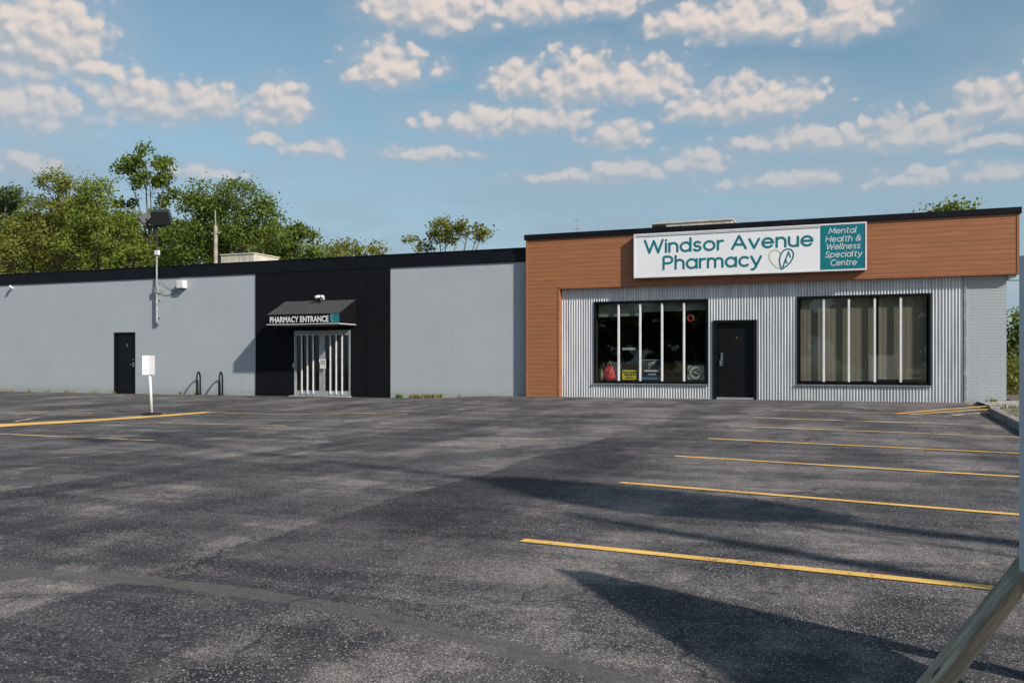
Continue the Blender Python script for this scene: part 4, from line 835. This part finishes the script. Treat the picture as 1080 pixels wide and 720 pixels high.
# white sign on post
X_, Y_ = at(160, 437.3); ws = thing('sign_post', 'white post with two blank white plates standing on a black base by the yellow line', 'sign', (X_, Y_, gz(X_, Y_)), R(28))
mb = MB(); lean = -.06; mb.tube([(0, 0, 0), (lean, 0, 1.36)], .036, 12); mb.build('post', M['white_metal'], ws, 0, True)
mb = MB(); mb.tube([(0, 0, .0), (0, 0, .03), (0, 0, .055)], [.24, .22, .07], 20); mb.build('base', M['rubber'], ws)
for s, rz in ((-1, 24), (1, -14)):
    mtx = Matrix.Translation((lean*.9, -.045, 1.19)) @ Matrix.Rotation(R(rz), 4, 'Z'); mb = MB(); mb.box((min(0, s*.148), -.006, -.23), (max(0, s*.148), .006, .23), mtx); mb.build('plate', M['sign_back'], ws, .003)
mb = MB(); mb.tube([(lean, -.055, 1.32), (lean, -.05, 1.32)], .012, 8); mb.build('bolt', M['galv'], ws)

# ------------------------------------------------------------------ near right: board on post, timber rail
bc = Vector((.60, -20.98)); bd = Vector((.63, -.777)).normalized(); zg = gz(*bc)
bt = thing('notice_board', 'blank pale board on dark timber posts at the right edge beside the timber rail', 'sign board', (bc.x, bc.y, zg), math.atan2(bd.y, bd.x))
ztp, zbt = 1.41-zg, .18-zg
mb = MB(); mb.box((0, -.012, zbt), (2.4, .012, ztp)); mb.build('board', M['sign_back'], bt, .002)
for x in (.06, 2.3): mb = MB(); mb.box((x-.045, .014, -.3), (x+.045, .104, ztp-.06)); mb.build('post', M['post_wood'], bt, .006)
ra, rb_ = Vector((.005, -21.96, -.27)), Vector((.632, -20.90, .215)); rd = (rb_-ra).normalized(); Lr = (rb_-ra).length; h = .031; segs = 26; random.seed(2)
mtx = Matrix.Translation(ra) @ rd.to_track_quat('Y', 'Z').to_matrix().to_4x4(); v = []
for i in range(segs+1):
    for cx_, cz_ in ((-h, -h*1.5), (h, -h*1.5), (h, h*.92), (h*.92, h), (-h*.92, h), (-h, h*.92)): v.append((cx_+random.uniform(-.0015, .0015), Lr*i/segs, cz_+random.uniform(-.0015, .0015)))
mb = MB(); mb.add(v, [(i*6+k, i*6+(k+1) % 6, (i+1)*6+(k+1) % 6, (i+1)*6+k) for i in range(segs) for k in range(6)]+[tuple(range(5, -1, -1)), tuple(segs*6+k for k in range(6))])
brace = mb.build('timber_brace', M['timber'], bt)      # grain follows the brace in its own object space
brace.matrix_basis = bt.matrix_basis.inverted() @ mtx if False else (Matrix.Translation((bc.x, bc.y, zg)) @ Matrix.Rotation(math.atan2(bd.y, bd.x), 4, 'Z')).inverted() @ mtx

# ------------------------------------------------------------------ out of frame: unseen casters shaped to throw the long shadows
def sw(s, w, O=(1., -19.)):
    L_ = math.hypot(2.2, 1.04); sx_, sy_ = 2.2/L_, -1.04/L_; return (O[0]+s*sx_-w*sy_*1, O[1]+s*sy_+w*sx_)
K = 1.59/math.hypot(2.2, 1.04)
def swv(s, w):
    L_ = math.hypot(2.2, 1.04); a = Vector((2.2/L_, -1.04/L_)); b = Vector((1.04/L_, 2.2/L_)); v = Vector((1., -19.))+a*s+b*w; return v
S0 = 5.0
c = swv(S0, .3); rz = math.atan2(-1.04, 2.2)
py_ = thing('shadow_caster', 'unseen board on two posts, outlined to cast the mid-lot shadow', 'sign', (c.x, c.y, gz(c.x, c.y)), rz)
mb = MB(); mb.tube([(0, -.87, 0), (0, -.87, 5.3)], .10, 10); mb.tube([(0, .05, 0), (0, .05, 5.3)], .03, 8); mb.build('post', M['galv'], py_)
prof = [(-5.3, .3), (-5.1, .75), (-4.1, .95), (-2.6, 1.2), (-1.7, 1.05), (-1.5, .75), (-2.1, .2), (-3, -.2), (-4, -.15), (-4.6, .05)]  # added unseen board; its outline traces the mid-lot shadow it casts
pf = [(w_-.3, (S0-s_)*K) for s_, w_ in prof]; n = len(pf)
mb = MB(); mb.add([(-.12, a, b) for a, b in pf]+[(.12, a, b) for a, b in pf], [tuple(range(n)), tuple(range(2*n-1, n-1, -1))]+[(k, (k+1) % n, n+(k+1) % n, n+k) for k in range(n)]); mb.build('caster_board', M['sign_back'], py_, .01)
c = swv(S0+.8, 0)
lp = thing('light_pole', 'tall parking lot light pole with two lamp heads behind the camera', 'street lamp', (c.x, c.y, gz(c.x, c.y)), rz)
mb = MB(); mb.tube([(0, 1.3, 0), (0, .75, 4.1), (0, .26, 7.5), (0, -.45, 12.2)], [.16, .14, .10, .05], 10); mb.build('pole', M['galv'], lp)
mb = MB(); mb.tube([(0, -1.0, 12.25), (0, .1, 12.25)], .05, 8); mb.build('arm', M['galv'], lp)
for wv in (-1.05, .1): mb = MB(); mb.box((-.5, wv-.16, 12.12), (.5, wv+.16, 12.4)); mb.build('lamp_head', M['lamp_body'], lp, .03)

# ------------------------------------------------------------------ trees
def leaves_mesh(pts, size, rng, flat=.0):
    n = len(pts); nrm = rng.normal(size=(n, 3)); nrm[:, 2] += flat; nrm /= np.linalg.norm(nrm, axis=1)[:, None]
    a = np.cross(nrm, rng.normal(size=(n, 3))); a /= np.linalg.norm(a, axis=1)[:, None]; b = np.cross(nrm, a)
    s = size*rng.uniform(.55, 1.25, (n, 1)); a *= s; b *= s*.62
    v = np.stack([pts-a, pts-b*.9+a*.1, pts+a, pts+b*.9+a*.1], 1).reshape(-1, 3)
    return v
def make_tree(name, label, base, blobs, leafm, lsize, dens, seed, cat='tree', trunk_r=.3, group=None, fork=.45, flat=.3, clump=.9, limbs=True, sparse=1.):
    rng = np.random.default_rng(seed); t_ = thing(name, label, cat, base, 0, group); B = Vector(base)
    tb = MB(); cz = np.mean([b[2] for b in blobs]); top = max(b[2]+b[3] for b in blobs); cx = np.mean([b[0] for b in blobs]); cy = np.mean([b[1] for b in blobs])
    f = Vector((cx*.4, cy*.4, top*fork)); tb.tube([(0, 0, -.3), (f.x*.3, f.y*.3, f.z*.4), tuple(f)], [trunk_r*1.25, trunk_r, trunk_r*.75], 8)
    allp = []
    for (bx, by, bz, br, *rest) in blobs:
        rz_ = rest[0] if rest else br*.8
        e = Vector((bx, by, bz)); mid = f.lerp(e, .5)+Vector(rng.normal(size=3)*br*.12)
        if limbs: tb.tube([tuple(f), tuple(mid), tuple(e)], [trunk_r*.5, trunk_r*.32, trunk_r*.14], 6, cap=False)
        nc = max(4, int(dens*br*br*1.1))
        for _ in range(nc):
            d = rng.normal(size=3); d /= np.linalg.norm(d); rr = rng.uniform(.35, 1.0)**.6
            c_ = np.array([bx, by, bz])+d*np.array([br, br, rz_])*rr; cr = clump*rng.uniform(.55, 1.2)
            if limbs and rng.random() < .6:
                s_ = e.lerp(f, .25*rng.random()); q = Vector(c_); tb.tube([tuple(s_), tuple(s_.lerp(q, .5)+Vector((0, 0, -.12*br))), tuple(q)], [trunk_r*.14, trunk_r*.09, trunk_r*.04], 4, cap=False)
            k = int(135*sparse*(cr/.9)**2*(.9/clump)**.6)+8
            p = rng.normal(size=(k, 3))*np.array([cr*.48, cr*.48, cr*.34])+c_; allp.append(p)
    tb.build('trunk', M['bark'], t_)
    P = np.concatenate(allp); v = leaves_mesh(P, lsize, rng, flat); n = len(P)
    me = bpy.data.meshes.new('crown'); me.vertices.add(n*4); me.vertices.foreach_set('co', v.ravel()); me.loops.add(n*4); me.loops.foreach_set('vertex_index', np.arange(n*4))
    me.polygons.add(n); me.polygons.foreach_set('loop_start', np.arange(n)*4); me.polygons.foreach_set('loop_total', np.full(n, 4)); me.update(calc_edges=True); me.materials.append(leafm)
    o = bpy.data.objects.new('crown', me); C.objects.link(o); o.parent = t_; return t_
def ptree(name, label, Y, pxs, leafm, lsize, dens, seed, basepx, **kw):
    """pxs: crown lobes as seen in the photo at depth Y: (px, py, radius in px, dy metres[, vertical radius in px])"""
    bx = fx(basepx, Y); base = (bx, Y, -.3); s = pxm(bx, Y); bl = []
    for q in pxs:
        x, z = fac(q[0], q[1], Y+q[3]); s_ = pxm(x, Y+q[3]); bl.append((x-bx, q[3], z+.3, q[2]/s_, (q[4] if len(q) > 4 else q[2]*.8)/s_))
    return make_tree(name, label, base, bl, leafm, lsize, dens, seed, **kw)
GB = 'trees standing behind the grey building'
ptree('conifer_tree', 'feathery blue-green tree cut by the left edge of the picture', 34, [(-12, 222, 26, 0, 22), (8, 205, 14, 0, 8), (-8, 260, 34, 0, 28), (0, 215, 22, 1, 12)], M['leaf_blue'], .16, 4.2, 1, -5, group=GB, clump=.8, flat=.0)
ptree('leafy_tree', 'rounded olive-topped tree with a knobbly crown near the left edge', 28, [(62, 196, 20, 0, 13), (48, 225, 26, 0, 20), (82, 222, 22, 0, 20), (30, 250, 30, 0, 26), (70, 262, 34, 0, 30), (12, 272, 30, -1, 26)], M['leaf_olive'], .12, 6.0, 2, 58, group=GB)
ptree('leafy_tree', 'green bushy tree just left of the tall open-crowned tree', 26, [(104, 206, 20, 0, 13), (100, 235, 26, 0, 24), (125, 250, 24, 0, 24), (95, 268, 34, 0, 28), (140, 275, 26, 0, 20)], M['leaf'], .12, 6.2, 3, 105, group=GB)
ptree('tall_tree', 'tallest tree, with an open crown on bare limbs above the floodlights', 30, [(154, 170, 22, 0, 15), (135, 182, 14, 0, 10), (176, 182, 14, 0, 14), (158, 192, 20, 0, 9), (136, 213, 12, 1, 7), (180, 205, 8, 1, 12), (165, 222, 16, 0, 12), (150, 250, 30, 0, 22), (178, 262, 26, 0, 20)], M['leaf_dark'], .15, 4.2, 4, 158, group=GB, fork=.55, sparse=1.15, clump=.7, trunk_r=.16)
ptree('leafy_tree', 'broad dark green tree behind the utility pole', 27, [(228, 208, 26, 0, 20), (252, 212, 26, 0, 18), (208, 222, 20, 0, 20), (275, 228, 20, 0, 16), (232, 240, 34, 0, 26), (200, 252, 26, 0, 24), (265, 248, 30, 0, 22), (290, 248, 18, 0, 14), (215, 270, 30, 0, 20)], M['leaf_dark'], .12, 5.2, 5, 235, group=GB)
ptree('leafy_tree', 'smaller dark tree tapering down to the roof right of the beige rooftop box', 32, [(305, 252, 18, 0, 14), (325, 258, 14, 0, 16), (318, 244, 9, 0, 7), (292, 262, 20, 0, 12), (334, 266, 12, 0, 8)], M['leaf_dark'], .15, 4.6, 6, 312, group=GB)
ptree('leafy_tree', 'low reddish green treetop just showing over the black fascia', 38, [(365, 260, 12, 0, 8), (385, 266, 14, 0, 6), (350, 266, 12, 0, 7), (400, 265, 8, 0, 4), (372, 272, 26, 0, 10)], M['leaf_olive'], .14, 2.6, 7, 372, group=GB, sparse=.7)
ptree('spreading_tree', 'lone flat-topped tree with thin spreading limbs over the roof', 40, [(472, 238, 22, 0, 6), (450, 244, 14, 0, 6), (495, 240, 16, 0, 5), (512, 241, 12, 0, 4), (435, 254, 11, 0, 6), (463, 250, 18, 0, 6), (503, 250, 9, 0, 5), (448, 262, 14, 0, 4), (480, 248, 14, 0, 5)], M['leaf_olive'], .14, 3.2, 8, 476, group=GB, sparse=.75, clump=.6, fork=.42, trunk_r=.2)
ptree('leafy_tree', 'treetop peeping over the right end of the pharmacy roof', 30, [(1008, 225, 8, 0, 2), (994, 228, 7, 0, 2), (1005, 240, 14, 0, 6), (1000, 262, 24, 0, 20)], M['leaf'], .14, 2.4, 9, 1003, trunk_r=.2)
ptree('leafy_tree', 'dark leafy tree in the gap right of the brick pier', 24, [(1082, 350, 20, 0, 20), (1066, 368, 16, 0, 20), (1090, 380, 22, 0, 26), (1068, 395, 14, 0, 14)], M['leaf_dark'], .12, 16, 10, 1080, trunk_r=.14, clump=.6)
ptree('shrub', 'low yellow-green shrub at the foot of the brick pier gap', 7, [(1066, 398, 16, 0, 20), (1084, 392, 18, 0, 24), (1060, 384, 10, .5, 20), (1076, 412, 18, 0, 12)], M['leaf_olive'], .055, 70, 11, 1072, trunk_r=.05, clump=.26, cat='shrub', fork=.2)
ptree('leafy_tree', 'dense dark tree filling the gap between the olive-topped tree and the tall open-crowned tree', 40, [(20, 240, 26, 0, 24), (60, 250, 30, 0, 28), (100, 246, 26, 0, 24), (135, 255, 26, 0, 24), (40, 275, 34, 0, 24), (90, 278, 34, 0, 24)], M['leaf'], .16, 4.2, 31, 80, group=GB, clump=1.1)
ptree('leafy_tree', 'green tree filling in low behind the utility pole and the floodlights', 42, [(185, 250, 24, 0, 22), (220, 255, 30, 0, 22), (262, 256, 26, 0, 20), (160, 270, 28, 0, 18), (300, 268, 22, 0, 12)], M['leaf'], .16, 4.0, 32, 215, group=GB, clump=1.1)
# trees across the street, seen only as reflections in the glass
src = make_tree('street_tree', 'broad green tree across the street behind the camera', (-30, -78, -.3), [(0, 0, 7, 4.5), (3.5, 0, 5.5, 3.5), (-3.5, .5, 5.8, 3.6), (0, 1, 9.5, 3), (2, 0, 3, 3), (-2, 0, 3, 3)], M['leaf_dark'], .34, 2.2, 21, group='trees across the street')
for x_, y_ in ((-42, -80), (-19, -82), (-8, -77), (3, -80), (14, -78), (25, -83), (-55, -79)):
    c_ = copy_tree(src); c_.location = (x_, y_, -.3); c_.rotation_euler.z = x_

# ------------------------------------------------------------------ beyond the roof
X_, Z_ = fac(227.5, 222, 24); up = thing('utility_pole', 'pale wooden utility pole rising behind the roof in front of dark trees', 'utility pole', (X_, 24, -.3)); mb = MB(); mb.tube([(0, 0, 0), (0, 0, fac(227.5, 238, 24)[1]+.3)], [.17, .12], 12); mb.build('pole', M['pole_wood'], up); mb = MB(); mb.tube([(0, 0, fac(227.5, 238, 24)[1]+.3), (-.05, 0, Z_+.3)], [.05, .035], 8); mb.box((-.35, -.05, Z_-1.3), (.35, .05, Z_-1.2)); mb.build('pole_top', M['pole_wood'], up)
def runit(name, label, pa, pb, Y, pt, z0, dep, m, dark_end=False):
    xa_, xb_ = fx(pa, Y), fx(pb, Y); zt_ = fac((pa+pb)/2, pt, Y)[1]; t_ = thing(name, label, 'rooftop unit', (xa_, Y, z0)); mb = MB(); w = xb_-xa_; h_ = zt_-z0
    mb.box((0, 0, .1), (w, dep, h_)); mb.box((-.04, -.04, h_), (w+.04, dep+.04, h_+.05)); mb.build('casing', m, t_, .01)
    mb = MB(); k = 0.15
    while k < w-.15: mb.box((k, -.012, .15), (k+.02, -.001, h_-.05)); k += .3
    mb.build('rib', m, t_); mb = MB(); mb.box((.1, .1, 0), (w-.1, dep-.1, .1)); mb.build('curb', M['gravel_roof'], t_)
    if dark_end: mb = MB(); mb.box((0.0, -.06, h_*.4), (w*.18, -.032, h_-.04)); mb.build('grille', M['rubber'], t_)
    return t_
runit('rooftop_unit', 'beige box on the grey wing roof right of the utility pole', 233, 268, 7, 268.5, 4.2, 1.8, M['beige_metal']); 
runit('rooftop_unit', 'wide beige ribbed housing with dark end on the pharmacy roof above the sign', 688, 772, 7, 234.5, 4.45, 2.6, M['beige_metal'], True)
# far lattice antenna
Y = 60; X_, Z_ = fac(608.5, 228, Y); an = thing('antenna_mast', 'thin lattice antenna far behind the roof near the building corner', 'antenna', (X_, Y, -.3)); mb = MB(); H = Z_+.3; s = .14
for a, b in ((-s, -s), (s, -s), (0, s)): mb.tube([(a, b, 0), (a, b, H)], .028, 5)
for k in range(int(H/.6)): mb.tube([(-s, -s, k*.6), (s, -s, k*.6+.3), (-s, -s, k*.6+.6)], .02, 4); 
mb.build('lattice', M['galv'], an); mb = MB(); 
for k in range(4): mb.tube([(-.30, 0, H-.4-k*.9), (.32, 0, H-.4-k*.9)], .035, 5)
mb.build('crossbar', M['galv'], an)
# service cable at the right corner
a = fac(1056, 291.5, .35); mb = MB(); pts = []
for k in range(13): q = k/12; pts.append((3.62+14*q, .4+6*q, 3.10+.0*q-1.3*4*q*(1-q)*.12+.6*q))
mb.tube(pts, .012, 6); tag(mb.build('service_cable', M['wire']), 'dark service cable leaving the right corner under the overhang', 'cable')

# ------------------------------------------------------------------ weeds and verge grass
def blades(name, spots, m, seed, hmin, hmax, label=None):
    rng = random.Random(seed); mb = MB()
    for (x, y, sx_, n) in spots:
        for _ in range(n):
            px_, py_ = x+rng.uniform(-sx_, sx_), y+rng.uniform(-.05, .05); h_ = rng.uniform(hmin, hmax); z = gz(px_, py_); a = rng.uniform(0, 6.28); w = rng.uniform(.006, .016); l = rng.uniform(-.5, .5)*h_; l2 = rng.uniform(-.4, .3)*h_
            ca, sa = math.cos(a)*w, math.sin(a)*w; mb.add([(px_-ca, py_-sa, z-.01), (px_+ca, py_+sa, z-.01), (px_+l*.4+ca, py_+l2*.4+sa, z+h_*.6), (px_+l*.4-ca, py_+l2*.4-sa, z+h_*.6), (px_+l, py_+l2, z+h_)], [(0, 1, 2, 3), (3, 2, 4)])
    o = mb.build(name, m); tag(o, label, 'weeds' if label else None, None, 'stuff'); return o
rng = random.Random(4); spots = [(fx(px_, .1), .12, rng.uniform(.05, .22), rng.randint(8, 30)) for px_ in [2, 9, 14, 30, 47, 50, 66, 70, 72, 80, 96, 101, 118, 190, 207, 485]]
blades('weeds', spots, M['weed'], 1, .03, .12, 'thin dry weeds growing along the foot of the grey wall')
spots = [(fx(px_, .1), .10, .16, 60) for px_ in (436, 441, 446, 452, 457, 462)]
blades('weeds', spots, M['weed'], 2, .06, .17, 'pale yellow weed patch at the foot of the grey wall right of the entrance')
blades('weeds', [(fx(422, .1), .10, .08, 70), (fx(1048, .1), .12, .06, 40), (fx(419, .1), .1, .05, 30)], M['leaf'], 3, .05, .16, 'small green weed tufts at the wall foot')
rng = random.Random(9); spots = [(rng.uniform(2.95, 7), rng.uniform(-9, -3.5), .3, 14) for _ in range(160)]
g_ = blades('verge_grass', spots, M['grass'], 5, .14, .24); g_['label'] = 'sparse dry grass on the kerbed verge'; g_['category'] = 'grass'
